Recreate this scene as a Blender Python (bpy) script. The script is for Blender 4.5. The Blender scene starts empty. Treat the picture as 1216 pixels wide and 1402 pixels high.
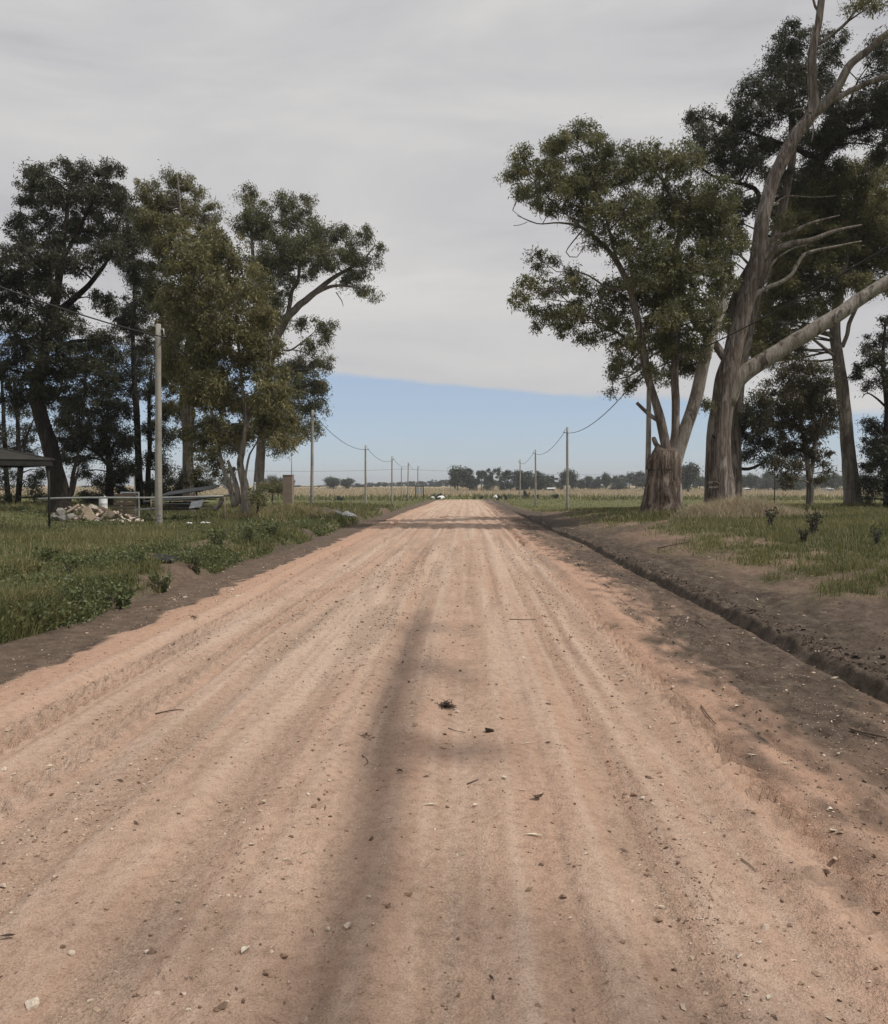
import bpy, math
import numpy as np
from mathutils import Vector, Matrix, Euler

SC = bpy.context.scene
COL = SC.collection
R = np.random.default_rng(11)

# ------------------------------------------------------------------ camera
W0, H0, F0 = 1216.0, 1402.0, 1150.0
CAMZ = 1.7
PITCH = math.atan(37 / F0)            # the horizon stands 37 px above the middle of the frame
YAW = math.atan(32 / F0)
cam_d = bpy.data.cameras.new("camera")
cam = bpy.data.objects.new("camera", cam_d)
COL.objects.link(cam)
cam.location = (0, 0, CAMZ)
cam.rotation_euler = (math.pi / 2 - PITCH, 0, YAW)
cam_d.sensor_fit = 'AUTO'
cam_d.sensor_width = 36
cam_d.lens = 36 * F0 / H0
cam_d.clip_start = 0.05
cam_d.clip_end = 6000
SC.camera = cam
CR = np.array(Euler((math.pi / 2 - PITCH, 0, YAW)).to_matrix())

# ------------------------------------------------------------------ light, sky, exposure
LDIR = Vector((-0.62, 0.20, -1.0)).normalized()      # the way sunlight travels
sd = bpy.data.lights.new("sun", 'SUN')
sd.energy = 3.0
sd.angle = math.radians(1.2)
sd.color = (1.0, 0.95, 0.88)
sun = bpy.data.objects.new("sun", sd)
COL.objects.link(sun)
sun.rotation_euler = LDIR.to_track_quat('-Z', 'Y').to_euler()

world = bpy.data.worlds.new("World")
SC.world = world
world.use_nodes = True
wt = world.node_tree
wt.nodes.clear()


def N(t, typ, **kw):
    n = t.nodes.new(typ)
    for k, v in kw.items():
        if k.startswith('i_'):
            key = k[2:]
            key = int(key) if key.isdigit() else key.replace('_', ' ')
            n.inputs[key].default_value = v
        else:
            setattr(n, k, v)
    return n


def L(t, a, b):
    t.links.new(a, b)


def M2(t, op, a, b=None, c=None, clamp=False):
    n = t.nodes.new('ShaderNodeMath')
    n.operation = op
    n.use_clamp = clamp
    for i, v in enumerate((a, b, c)):
        if v is None:
            continue
        if isinstance(v, (int, float)):
            n.inputs[i].default_value = v
        else:
            t.links.new(v, n.inputs[i])
    return n.outputs[0]


def RAMP(t, fac, stops):
    n = t.nodes.new('ShaderNodeValToRGB')
    e = n.color_ramp.elements
    while len(e) > 1:
        e.remove(e[-1])
    for i, (p, c) in enumerate(stops):
        el = e[0] if i == 0 else e.new(p)
        el.position = p
        el.color = (*c, 1)
    if fac is not None:
        t.links.new(fac, n.inputs[0])
    return n.outputs[0]


def MIX(t, fac, a, b, blend='MIX'):
    n = t.nodes.new('ShaderNodeMix')
    n.data_type = 'RGBA'
    n.blend_type = blend
    for v, i in ((fac, 0), (a, 6), (b, 7)):
        if isinstance(v, (int, float)):
            n.inputs[i].default_value = v
        elif isinstance(v, tuple):
            n.inputs[i].default_value = (*v, 1)
        else:
            t.links.new(v, n.inputs[i])
    return n.outputs[2]


sky = N(wt, 'ShaderNodeTexSky', sky_type='NISHITA', sun_disc=False)
sky.sun_elevation = math.asin(-LDIR.z)
sky.sun_rotation = math.atan2(-LDIR.x, -LDIR.y)
sky.air_density = 1.0
sky.dust_density = 0.25
sky.ozone_density = 2.2
tc = N(wt, 'ShaderNodeTexCoord')
sep = N(wt, 'ShaderNodeSeparateXYZ')
L(wt, tc.outputs['Generated'], sep.inputs[0])
dz, dx = sep.outputs[2], sep.outputs[0]
# the cloud deck: an edge low over the horizon, sloping a little from left to right, with a frayed rim
edge_n = N(wt, 'ShaderNodeTexNoise', i_Scale=6.0, i_Detail=8.0, i_Roughness=0.62)
mp = N(wt, 'ShaderNodeMapping')
mp.inputs['Scale'].default_value = (1, 1, 3)
L(wt, tc.outputs['Generated'], mp.inputs[0])
L(wt, mp.outputs[0], edge_n.inputs['Vector'])
e1 = M2(wt, 'MULTIPLY_ADD', dx, 0.092, dz)
e2 = M2(wt, 'MULTIPLY_ADD', M2(wt, 'SUBTRACT', edge_n.outputs[0], 0.5), 0.030, e1)
mask = N(wt, 'ShaderNodeMapRange', interpolation_type='SMOOTHSTEP')
mask.inputs[1].default_value = 0.1125
mask.inputs[2].default_value = 0.1215
L(wt, e2, mask.inputs[0])
cl_map = N(wt, 'ShaderNodeMapping')
cl_map.inputs['Scale'].default_value = (0.9, 0.9, 3.2)
L(wt, tc.outputs['Generated'], cl_map.inputs[0])
cl_n = N(wt, 'ShaderNodeTexNoise', i_Scale=2.3, i_Detail=7.0, i_Roughness=0.56, i_Distortion=0.5)
L(wt, cl_map.outputs[0], cl_n.inputs['Vector'])
cl_col = RAMP(wt, cl_n.outputs[0], [(0.30, (0.44, 0.44, 0.470)), (0.44, (0.560, 0.555, 0.570)), (0.56, (0.625, 0.617, 0.615)), (0.68, (0.69, 0.68, 0.665))])
bg1 = N(wt, 'ShaderNodeBackground', i_Strength=0.10)
tint = MIX(wt, 0.55, MIX(wt, 1.0, sky.outputs[0], (0.90, 0.95, 1.15), 'MULTIPLY'), (4.7, 5.55, 6.5))
L(wt, tint, bg1.inputs[0])
bg2 = N(wt, 'ShaderNodeBackground', i_Strength=1.0)
L(wt, cl_col, bg2.inputs[0])
mx = N(wt, 'ShaderNodeMixShader')
L(wt, mask.outputs[0], mx.inputs[0])
L(wt, bg1.outputs[0], mx.inputs[1])
L(wt, bg2.outputs[0], mx.inputs[2])
L(wt, mx.outputs[0], N(wt, 'ShaderNodeOutputWorld').inputs[0])

SC.render.engine = 'CYCLES'
SC.view_settings.view_transform = 'Standard'
SC.view_settings.look = 'None'
SC.view_settings.exposure = 0.0
SC.view_settings.gamma = 1.0
SC.view_settings.use_curve_mapping = False
SC.cycles.use_denoising = True
SC.cycles.max_bounces = 6
SC.cycles.diffuse_bounces = 3
SC.cycles.transmission_bounces = 3
SC.cycles.transparent_max_bounces = 4

# ------------------------------------------------------------------ noise and terrain


def sm(a, b, t):
    t = np.clip((np.asarray(t, float) - a) / (b - a), 0, 1)
    return t * t * (3 - 2 * t)


def lerp(a, b, t):
    return a + (b - a) * t


def hsh(ix, iy, s):
    h = (ix.astype(np.int64) * 374761393 + iy.astype(np.int64) * 668265263 + s * 1442695041) & 0xffffffff
    h = ((h ^ (h >> 13)) * 1274126177) & 0xffffffff
    h = h ^ (h >> 16)
    return (h & 0xffff) / 65535.0


def vn(x, y, s=0):
    x, y = np.asarray(x, float), np.asarray(y, float)
    ix, iy = np.floor(x), np.floor(y)
    fx, fy = x - ix, y - iy
    fx, fy = fx * fx * (3 - 2 * fx), fy * fy * (3 - 2 * fy)
    a, b = hsh(ix, iy, s), hsh(ix + 1, iy, s)
    c, d = hsh(ix, iy + 1, s), hsh(ix + 1, iy + 1, s)
    return (a + (b - a) * fx) * (1 - fy) + (c + (d - c) * fx) * fy


def fbm(x, y, s=0, o=4):
    v, a, t = 0.0, 1.0, 0.0
    for k in range(o):
        v = v + a * vn(x * 2 ** k, y * 2 ** k, s + k * 17)
        t += a
        a *= 0.5
    return v / t


def oL(y): return -4.02 + 0.22 * (fbm(y * 0.35, y * 0 + 3.3, 5, 3) - .5) + 0.18 * (vn(y * 2.1, y * 0, 6) - .5)
def oR(y): return 2.08 + 0.30 * np.exp(-((y - 15.5) / 4.5) ** 2) + 0.35 * (fbm(y * 0.3, y * 0 + 7.7, 8, 3) - .5)
def bL(y): return -4.95 + 0.35 * (fbm(y * 0.28, y * 0 + 1.3, 9, 3) - .5) + 0.12 * (vn(y * 1.7, y * 0, 12) - .5)
def bR(y): return 3.42 + 0.22 * (fbm(y * 0.12, y * 0 + 5.1, 10, 2) - .5) + 0.07 * (fbm(y * 2.2, y * 0, 11, 3) - .5) - 0.3 * sm(22, 42, y)


def zr(y): return -0.25 * sm(40, 105, y) - 0.95 * sm(112, 140, y)
def VL(y): return .27 - 1.37 * sm(60, 86, y) - .15 * sm(100, 160, y)
def VR(y): return .53 - .10 * sm(34, 41, y) - .95 * sm(43, 70, y) - .37 * sm(70, 105, y)
def FF(y): return .55 - 1.65 * sm(46, 88, y) + 1.15 * sm(220, 620, y)


RUTS = [(-2.95 + .37 * q_, .022, .006) for q_ in range(12)] + [(-3.35, .10, .035), (-2.62, .12, .026), (-1.95, .09, .022), (-1.25, .14, .022), (-0.62, .12, .014), (-0.05, .15, .014), (.42, .08, .014),
        (.84, .11, .026), (1.28, .09, .022), (1.70, .11, .045), (1.0, .05, .012), (-2.2, .05, .012), (-0.95, .05, .012)]
TREADS = [(-3.12, .18, .20, .036), (-2.44, .17, .22, .026), (-0.02, .10, .085, .013), (1.62, .14, .19, .036), (-1.7, .08, .1, .006)]


def Hm(x, y):
    """the lie of the land, without the small relief"""
    x, y = np.asarray(x, float), np.asarray(y, float)
    x, y = np.broadcast_arrays(x, y)
    z0 = zr(y)
    l, r, b, c = oL(y), oR(y), bL(y), bR(y)
    crown = -0.035 * ((x + 1.0) / 3.0) ** 2
    z = z0 + np.where((x > l) & (x < r), crown, -0.035)
    # left bank
    s = b - x
    wd = .22 + .75 * fbm(y * .8, y * 0 + 2, 31, 3) ** 2 + 4.5 * sm(58, 85, y)
    top = lerp(.20 * (1 - sm(55, 86, y)) - .75 * sm(58, 86, y), VL(y), sm(0.5, 4, s))
    top = lerp(top, FF(y), sm(8, 15, s))
    zb = lerp(z0 - .05, top, sm(0, 1, s / wd))
    mound = .30 * np.exp(-((x + 7.6) / 1.5) ** 2 - ((y - 42) / 7) ** 2) + .18 * np.exp(-((x + 6.2) / .8) ** 2 - ((y - 19) / 2.2) ** 2)
    zb = zb + mound * sm(0, .8, s)
    z = np.where(s > 0, zb, z)
    # right shoulder and cut
    u = np.clip((x - r) / np.maximum(c - r, .1), 0, 1)
    z = np.where((x >= r) & (x <= c), z0 - .035 - .06 * u * (1 - .8 * sm(45, 70, y)), z)
    s = x - c
    lip = lerp(z0 - .085, z0 + .035 + .05 * (fbm(y * 1.3, y * 0 + 4, 171, 3) - .5), sm(0, .09, s))
    lip = lerp(lip, z0 - .1, sm(48, 66, y))
    top = lerp(VR(y), FF(y), sm(9, 16, s))
    zb = lerp(lip, top, sm(.1, 3.6, s) * .55 + .45 * sm(.1, 6.5, s))
    z = np.where(s > 0, zb, z)
    far = lerp(np.where(np.abs(x) < 9, lerp(z, FF(y), sm(120, 150, y)), z), FF(y), sm(140, 175, y))
    return far


def rut_tint(x, y):
    d = 0
    for k, (xc, w, dp) in enumerate(RUTS):
        xx = x - xc - .10 * (vn(y * .09, y * 0 + k, 40 + k) - .5) * 2
        am = .35 + .9 * vn(y * .22, y * 0 + k * 3, 60 + k)
        q = xx / w
        d = d + am * (-np.exp(-q * q) + .6 * np.exp(-((np.abs(q) - 1.9) / .7) ** 2))
    return d


def Hd(x, y, det=1.0):
    """with the relief: ruts, tyre treads, clods"""
    x, y = np.asarray(x, float), np.asarray(y, float)
    z = Hm(x, y)
    l, r, b, c = oL(y), oR(y), bL(y), bR(y)
    road = sm(-.1, .1, x - l) * sm(-.1, .1, r - x) * (1 - sm(115, 135, y))
    d = 0
    for k, (xc, w, dp) in enumerate(RUTS):
        xx = x - xc - .10 * (vn(y * .09, y * 0 + k, 40 + k) - .5) * 2
        am = .35 + .9 * vn(y * .22, y * 0 + k * 3, 60 + k)
        q = xx / w
        d = d + 1.15 * dp * am * (-np.exp(-q * q) + .55 * np.exp(-((np.abs(q) - 1.9) / .7) ** 2))
    for k, (xc, hw, per, dp) in enumerate(TREADS):
        xx = x - xc - .07 * (vn(y * .11, y * 0 + k, 80 + k) - .5) * 2
        ph = (y + np.abs(xx) * (1.1 if k != 2 else .2) + .05 * vn(x * 6, y * 3, 83)) / per
        bar = sm(.1, .8, np.sin(ph * 2 * np.pi))
        am = sm(.22, .5, fbm(y * .35, xx * 2.0 + k * 5, 90 + k, 2))
        d = d + 1.9 * dp * am * (bar - .6) * sm(0, .05, hw - np.abs(xx)) * det
    d = d + .05 * (fbm(x * .45, y * .22, 100, 3) - .5) + .014 * (fbm(x * 3, y * 2.2, 104, 3) - .5) + .016 * (fbm(x * 11, y * 8, 108, 3) - .5) * det
    berm = .045 * np.exp(-((x - l - .25) / .2) ** 2) * fbm(x * 3, y * 1.2, 120, 3) + .05 * np.exp(-((x - r + .30) / .2) ** 2) * fbm(x * 3, y * 1.2, 121, 3)
    shl = sm(0, .15, x - b) * sm(0, .1, l - x)
    shr = sm(-.05, .1, x - r) * sm(0, .06, c - x)
    fur = .05 * (fbm(x * 4.5, y * .35, 130, 3) - .5) + .055 * (fbm(x * 6, y * 4, 133, 3) - .5) + .03 * sm(.55, .8, vn(x * 9, y * 7, 137)) * det
    bank = np.clip(sm(-.02, .1, x - c) + sm(-.02, .2, b - x), 0, 1)
    lipz = np.exp(-((x - c - .16) / .13) ** 2) * (1 - sm(48, 66, y))
    clod = .10 * (fbm(x * 1.6, y * 1.3, 140, 4) - .5) + .10 * (fbm(x * 6, y * 5, 145, 4) - .5) * det
    z = z + road * d + berm * road + shl * .025 * (fbm(x * 3, y * .8, 150, 4) - .5) + shr * fur + bank * clod * (1 - .6 * sm(30, 60, y))
    z = z + lipz * (.17 * (fbm(x * 5, y * 4.5, 160, 4) - .45)) + np.exp(-((b - x - .25) / .25) ** 2) * .12 * (fbm(x * 3, y * 2.6, 165, 3) - .5) * (1 - sm(50, 70, y))
    return z


def ray(px, py):
    return CR @ np.array([(px - W0 / 2) / F0, -(py - H0 / 2) / F0, -1.0])


def P(px, py, Y):
    """the point seen at (px, py) of the photograph, Y metres ahead"""
    v = ray(px, py)
    return np.array([0, 0, CAMZ]) + v * (Y / v[1])


def GY(px, py):
    """where the line of sight through a pixel meets the ground"""
    v = ray(px, py)
    ts = np.geomspace(2.0, 400, 1500)
    p = np.array([0, 0, CAMZ])[None] + v[None] * (ts / v[1])[:, None]
    h = Hd(p[:, 0], p[:, 1])
    k = np.argmax(p[:, 2] < h)
    return np.array([p[k, 0], p[k, 1], h[k]])


# ------------------------------------------------------------------ mesh helpers
def mesh(name, V, F, mats, attrs=None, smooth=True, face_mat=None):
    """F: list of (n,k) integer arrays"""
    V = np.asarray(V, np.float32)
    me = bpy.data.meshes.new(name)
    F = [np.asarray(f, np.int32) for f in F if len(f)]
    me.vertices.add(len(V))
    me.vertices.foreach_set('co', V.ravel())
    tot = sum(f.size for f in F)
    me.loops.add(tot)
    me.loops.foreach_set('vertex_index', np.concatenate([f.ravel() for f in F]))
    ls = []
    o = 0
    for f in F:
        ls.append(o + np.arange(len(f)) * f.shape[1])
        o += f.size
    ls = np.concatenate(ls)
    me.polygons.add(len(ls))
    me.polygons.foreach_set('loop_start', ls.astype(np.int32))
    me.polygons.foreach_set('use_smooth', np.full(len(ls), smooth, bool))
    for m in (mats if isinstance(mats, (list, tuple)) else [mats]):
        me.materials.append(m)
    if face_mat is not None:
        me.polygons.foreach_set('material_index', np.asarray(face_mat, np.int32))
    for k, v in (attrs or {}).items():
        a = me.attributes.new(k, 'FLOAT', 'POINT')
        a.data.foreach_set('value', np.asarray(v, np.float32))
    me.update()
    me.validate()
    return me


def link(name, me, parent=None, loc=None):
    o = bpy.data.objects.new(name, me)
    COL.objects.link(o)
    if parent is not None:
        o.parent = parent
    if loc is not None:
        o.location = loc
    return o


def tag(o, label=None, cat=None, group=None, kind=None):
    if label:
        o['label'] = label
    if cat:
        o['category'] = cat
    if group:
        o['group'] = group
    if kind:
        o['kind'] = kind
    return o


def thing(name, loc, label, cat, group=None, rz=0):
    o = bpy.data.objects.new(name, None)
    COL.objects.link(o)
    o.location = loc
    o.rotation_euler = (0, 0, rz)
    o.empty_display_size = .2
    return tag(o, label, cat, group)


class MB:
    """collects vertices and faces of one part"""

    def __init__(s):
        s.V, s.Q, s.T, s.n = [], [], [], 0
        s.A = []

    def add(s, V, quads=None, tris=None, a=0.0):
        V = np.asarray(V, float).reshape(-1, 3)
        if quads is not None and len(quads):
            s.Q.append(np.asarray(quads) + s.n)
        if tris is not None and len(tris):
            s.T.append(np.asarray(tris) + s.n)
        s.V.append(V)
        s.A.append(np.broadcast_to(np.asarray(a, float), (len(V),)))
        s.n += len(V)

    def box(s, lo, hi, M=None, a=0.0, ch=0.0):
        lo, hi = np.array(lo, float), np.array(hi, float)
        if ch > 0:                        # chamfered along its long edges: every corner becomes three points
            V, c = [], np.minimum(ch, (hi - lo) * .3)
            import itertools
            pts = []
            for sx, sy, sz in itertools.product((0, 1), repeat=3):
                p = np.where(np.array([sx, sy, sz]) == 1, hi, lo)
                d = np.where(np.array([sx, sy, sz]) == 1, -1, 1) * c
                for ax in range(3):
                    q = p + d
                    q[ax] = p[ax]
                    pts.append(q)
            pts = np.array(pts)
            import bmesh
            bm = bmesh.new()
            for q in pts:
                bm.verts.new(q)
            bmesh.ops.convex_hull(bm, input=bm.verts[:])
            bm.verts.index_update()
            V = np.array([v.co[:] for v in bm.verts])
            T = []
            for f in bm.faces:
                idx = [v.index for v in f.verts]
                for k in range(1, len(idx) - 1):
                    T.append((idx[0], idx[k], idx[k + 1]))
            bm.free()
            if M is not None:
                V = V @ np.array(M.to_3x3()).T + np.array(M.translation)
            s.add(V, tris=T, a=a)
            return
        V = np.array([[x, y, z] for x in (lo[0], hi[0]) for y in (lo[1], hi[1]) for z in (lo[2], hi[2])])
        if M is not None:
            V = V @ np.array(M.to_3x3()).T + np.array(M.translation)
        s.add(V, quads=[(0, 1, 3, 2), (4, 6, 7, 5), (0, 4, 5, 1), (2, 3, 7, 6), (0, 2, 6, 4), (1, 5, 7, 3)], a=a)

    def tube(s, pts, rad, seg=8, a=0.0, cap=True, lump=0.0, seed=0, flute=0.0):
        pts = np.asarray(pts, float)
        n = len(pts)
        rad = np.broadcast_to(np.asarray(rad, float), (n,))
        t = np.gradient(pts, axis=0)
        t /= np.linalg.norm(t, axis=1)[:, None] + 1e-9
        u = np.cross(t[0], [0, 0, 1.0]) if abs(t[0, 2]) < .9 else np.cross(t[0], [1.0, 0, 0])
        u /= np.linalg.norm(u)
        ang = np.arange(seg) * 2 * np.pi / seg
        rings = []
        for i in range(n):
            u = u - t[i] * (u @ t[i])
            u /= np.linalg.norm(u)
            v = np.cross(t[i], u)
            rr = rad[i]
            if lump > 0:
                rr = rad[i] * (1 + lump * (vn(np.cos(ang) * 1.3 + 9 + seed, np.sin(ang) * 1.3 + i * .35, 200 + seed) - .5) * 2
                               + flute * (vn(np.cos(ang) * 2.6 + 20, np.sin(ang) * 2.6 + i * .08, 210 + seed) - .5) * 2)
            rings.append(pts[i] + np.outer(np.cos(ang) * rr, u) + np.outer(np.sin(ang) * rr, v))
        V = np.concatenate(rings)
        k = np.arange(seg)
        k2 = (k + 1) % seg
        Q = np.concatenate([np.stack([i * seg + k, i * seg + k2, (i + 1) * seg + k2, (i + 1) * seg + k], 1) for i in range(n - 1)])
        T = None
        if cap:
            V = np.concatenate([V, pts[:1], pts[-1:]])
            T = np.concatenate([np.stack([k2, k, np.full(seg, n * seg)], 1), np.stack([(n - 1) * seg + k, (n - 1) * seg + k2, np.full(seg, n * seg + 1)], 1)])
        s.add(V, quads=Q, tris=T, a=a)

    def build(s, name, mat, parent=None, off=None, smooth=True, attr='rnd', loc=None):
        V = np.concatenate(s.V)
        if off is not None:
            V = V - np.asarray(off)
        F = []
        if s.Q:
            F.append(np.concatenate(s.Q))
        if s.T:
            F.append(np.concatenate(s.T))
        return link(name, mesh(name, V, F, mat, {attr: np.concatenate(s.A)}, smooth), parent, loc)


def spline(pts, step):
    """Catmull-Rom through the rows of pts (any number of columns)"""
    p = np.asarray(pts, float)
    if len(p) == 2:
        n = max(2, int(np.linalg.norm(p[1, :3] - p[0, :3]) / step) + 1)
        return p[0] + (p[1] - p[0]) * np.linspace(0, 1, n)[:, None]
    q = np.vstack([2 * p[0] - p[1], p, 2 * p[-1] - p[-2]])
    out = []
    for i in range(1, len(q) - 2):
        n = max(2, int(np.linalg.norm(q[i + 1, :3] - q[i, :3]) / step) + 1)
        t = np.linspace(0, 1, n, endpoint=False)[:, None]
        a, b, c, d = q[i - 1], q[i], q[i + 1], q[i + 2]
        out.append(.5 * (2 * b + (c - a) * t + (2 * a - 5 * b + 4 * c - d) * t ** 2 + (3 * b - a - 3 * c + d) * t ** 3))
    out.append(p[-1:])
    return np.concatenate(out)


# ------------------------------------------------------------------ materials
def newmat(name):
    m = bpy.data.materials.new(name)
    m.use_nodes = True
    t = m.node_tree
    t.nodes.clear()
    b = N(t, 'ShaderNodeBsdfPrincipled')
    o = N(t, 'ShaderNodeOutputMaterial')
    L(t, b.outputs[0], o.inputs[0])
    return m, t, b


def noise(t, scale, detail=4, rough=.55, vec=None, stretch=None, dist=0.0):
    n = N(t, 'ShaderNodeTexNoise', i_Scale=scale, i_Detail=detail, i_Roughness=rough, i_Distortion=dist)
    if vec is None:
        vec = N(t, 'ShaderNodeTexCoord').outputs['Object']
    if stretch:
        mpn = N(t, 'ShaderNodeMapping')
        mpn.inputs['Scale'].default_value = stretch
        L(t, vec, mpn.inputs[0])
        vec = mpn.outputs[0]
    L(t, vec, n.inputs['Vector'])
    return n.outputs[0]


def attr(t, name):
    return N(t, 'ShaderNodeAttribute', attribute_name=name).outputs['Fac']


def bump(t, b, h, strength=.5, dist=.02):
    n = N(t, 'ShaderNodeBump', i_Strength=strength, i_Distance=dist)
    L(t, h, n.inputs['Height'])
    L(t, n.outputs[0], b.inputs['Normal'])


def mat_dirt():
    m, t, b = newmat('dirt')
    dark, red, dust, grn = attr(t, 'dark'), attr(t, 'red'), attr(t, 'dust'), attr(t, 'green')
    n1, n2, n3 = noise(t, 1.6, 5), noise(t, 16, 5, .65), noise(t, 110, 3, .6)
    base = RAMP(t, n1, [(.3, (.415, .280, .205)), (.55, (.475, .330, .246)), (.75, (.515, .370, .282))])
    base = MIX(t, red, base, (.465, .298, .214))
    base = MIX(t, M2(t, 'MULTIPLY', dust, .9), base, (.55, .415, .325))
    base = MIX(t, M2(t, 'MULTIPLY', attr(t, 'grit'), .55), base, RAMP(t, noise(t, 70, 4, .75), [(.35, (.17, .112, .078)), (.5, (.33, .235, .175)), (.68, (.52, .42, .33))]))
    sp = RAMP(t, n2, [(.30, (.72, .70, .68)), (.5, (1, 1, 1)), (.72, (1.12, 1.12, 1.12))])
    base = MIX(t, .8, base, sp, 'MULTIPLY')
    sp2 = RAMP(t, n3, [(.33, (.70, .68, .66)), (.5, (1, 1, 1)), (.68, (1.18, 1.18, 1.18))])
    base = MIX(t, .75, base, sp2, 'MULTIPLY')
    dk = RAMP(t, noise(t, 5, 6, .7), [(.3, (.048, .037, .029)), (.5, (.092, .071, .055)), (.7, (.165, .130, .102))])
    dk = MIX(t, .8, dk, RAMP(t, noise(t, 26, 5, .75), [(.3, (.55, .53, .52)), (.5, (1, 1, 1)), (.72, (1.45, 1.42, 1.38))]), 'MULTIPLY')
    base = MIX(t, dark, base, dk)
    gr = RAMP(t, n2, [(.3, (.070, .078, .030)), (.6, (.152, .155, .064)), (.8, (.23, .20, .105))])
    base = MIX(t, grn, base, gr)
    L(t, base, b.inputs['Base Color'])
    b.inputs['Roughness'].default_value = .95
    b.inputs['Specular IOR Level'].default_value = .15
    hh = M2(t, 'ADD', M2(t, 'MULTIPLY', n2, 1.4), M2(t, 'MULTIPLY', n3, .6))
    bump(t, b, hh, .8, .028)
    return m


def mat_field():
    m, t, b = newmat('field_grass')
    st = attr(t, 'straw')
    n1 = noise(t, .05, 5, .6, stretch=(.35, 1.5, 1))
    n2 = noise(t, 1.2, 4, .7)
    g = RAMP(t, n1, [(.3, (.115, .125, .045)), (.5, (.16, .158, .062)), (.7, (.22, .195, .09))])
    s = RAMP(t, n1, [(.3, (.31, .25, .15)), (.6, (.40, .335, .215))])
    c = MIX(t, st, g, s)
    c = MIX(t, .6, c, RAMP(t, n2, [(.3, (.6, .62, .6)), (.7, (1.25, 1.2, 1.2))]), 'MULTIPLY')
    L(t, c, b.inputs['Base Color'])
    b.inputs['Roughness'].default_value = 1
    b.inputs['Specular IOR Level'].default_value = .05
    bump(t, b, n2, .8, .25)
    return m


def mat_leaf(name, stops, trans=.25, rough=.48):
    m, t, b = newmat(name)
    r = attr(t, 'rnd')
    c = RAMP(t, r, stops)
    L(t, c, b.inputs['Base Color'])
    b.inputs['Roughness'].default_value = rough
    b.inputs['Specular IOR Level'].default_value = .35
    if trans > 0:
        o = [n for n in t.nodes if n.type == 'OUTPUT_MATERIAL'][0]
        tr = N(t, 'ShaderNodeBsdfTranslucent')
        L(t, c, tr.inputs[0])
        ms = N(t, 'ShaderNodeMixShader', i_0=trans)
        L(t, b.outputs[0], ms.inputs[1])
        L(t, tr.outputs[0], ms.inputs[2])
        L(t, ms.outputs[0], o.inputs[0])
    return m


def mat_bark(name, lo, mid, hi, patch, pale, pamt, bstr=.9, sc=1.0, streak=6):
    m, t, b = newmat(name)
    n1 = noise(t, 2.2 * sc, 6, .65, stretch=(streak, streak, .8), dist=.6)
    n2 = noise(t, 1.4 * sc, 3, .5, stretch=(2.2, 2.2, .55), dist=.8)
    n3 = noise(t, 14 * sc, 4, .7, stretch=(2, 2, .4))
    n0 = noise(t, 1.1 * sc, 5, .6, stretch=(9, 9, .32), dist=.9)
    n1 = M2(t, 'ADD', M2(t, 'MULTIPLY', n1, .5), M2(t, 'MULTIPLY', n0, .5))
    c = RAMP(t, n1, [(.36, lo), (.49, mid), (.63, hi)])
    k = RAMP(t, n2, [(pamt, (0, 0, 0)), (pamt + .07, (1, 1, 1))])
    c = MIX(t, k, c, MIX(t, n1, patch, pale))
    n4 = noise(t, .55 * sc, 4, .6, stretch=(3.4, 3.4, .5), dist=1.2)
    c = MIX(t, .85, c, RAMP(t, n4, [(.30, (.50, .46, .44)), (.46, (.95, .90, .87)), (.58, (1.0, 1.0, 1.0)), (.72, (1.38, 1.38, 1.36))]), 'MULTIPLY')
    c = MIX(t, .7, c, RAMP(t, n3, [(.3, (.6, .6, .6)), (.55, (1, 1, 1)), (.75, (1.2, 1.2, 1.2))]), 'MULTIPLY')
    L(t, c, b.inputs['Base Color'])
    b.inputs['Roughness'].default_value = .9
    b.inputs['Specular IOR Level'].default_value = .2
    bump(t, b, M2(t, 'ADD', M2(t, 'MULTIPLY', n1, 1.2), M2(t, 'MULTIPLY', n3, .5)), bstr, .06)
    return m


def mat_plain(name, col, var=.25, scale=8, rough=.85, spec=.3, bstr=.3, bdist=.01, stretch=None, metal=0):
    m, t, b = newmat(name)
    n = noise(t, scale, 5, .62, stretch=stretch)
    n2 = noise(t, scale * 7, 3, .6)
    lo, hi = tuple(v * (1 - var) for v in col), tuple(v * (1 + var) for v in col)
    c = RAMP(t, n, [(.3, lo), (.5, col), (.72, hi)])
    c = MIX(t, .5, c, RAMP(t, n2, [(.3, (.75, .75, .75)), (.7, (1.15, 1.15, 1.15))]), 'MULTIPLY')
    L(t, c, b.inputs['Base Color'])
    b.inputs['Roughness'].default_value = rough
    b.inputs['Specular IOR Level'].default_value = spec
    b.inputs['Metallic'].default_value = metal
    if bstr > 0:
        bump(t, b, M2(t, 'ADD', n, n2), bstr, bdist)
    return m


def mat_rnd(name, stops, scale=30, rough=.9):
    m, t, b = newmat(name)
    c = RAMP(t, attr(t, 'rnd'), stops)
    c = MIX(t, .8, c, RAMP(t, noise(t, scale, 4, .65), [(.3, (.62, .6, .58)), (.7, (1.25, 1.25, 1.25))]), 'MULTIPLY')
    L(t, c, b.inputs['Base Color'])
    b.inputs['Roughness'].default_value = rough
    b.inputs['Specular IOR Level'].default_value = .2
    bump(t, b, noise(t, scale, 4, .65), .4, .01)
    return m


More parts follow.
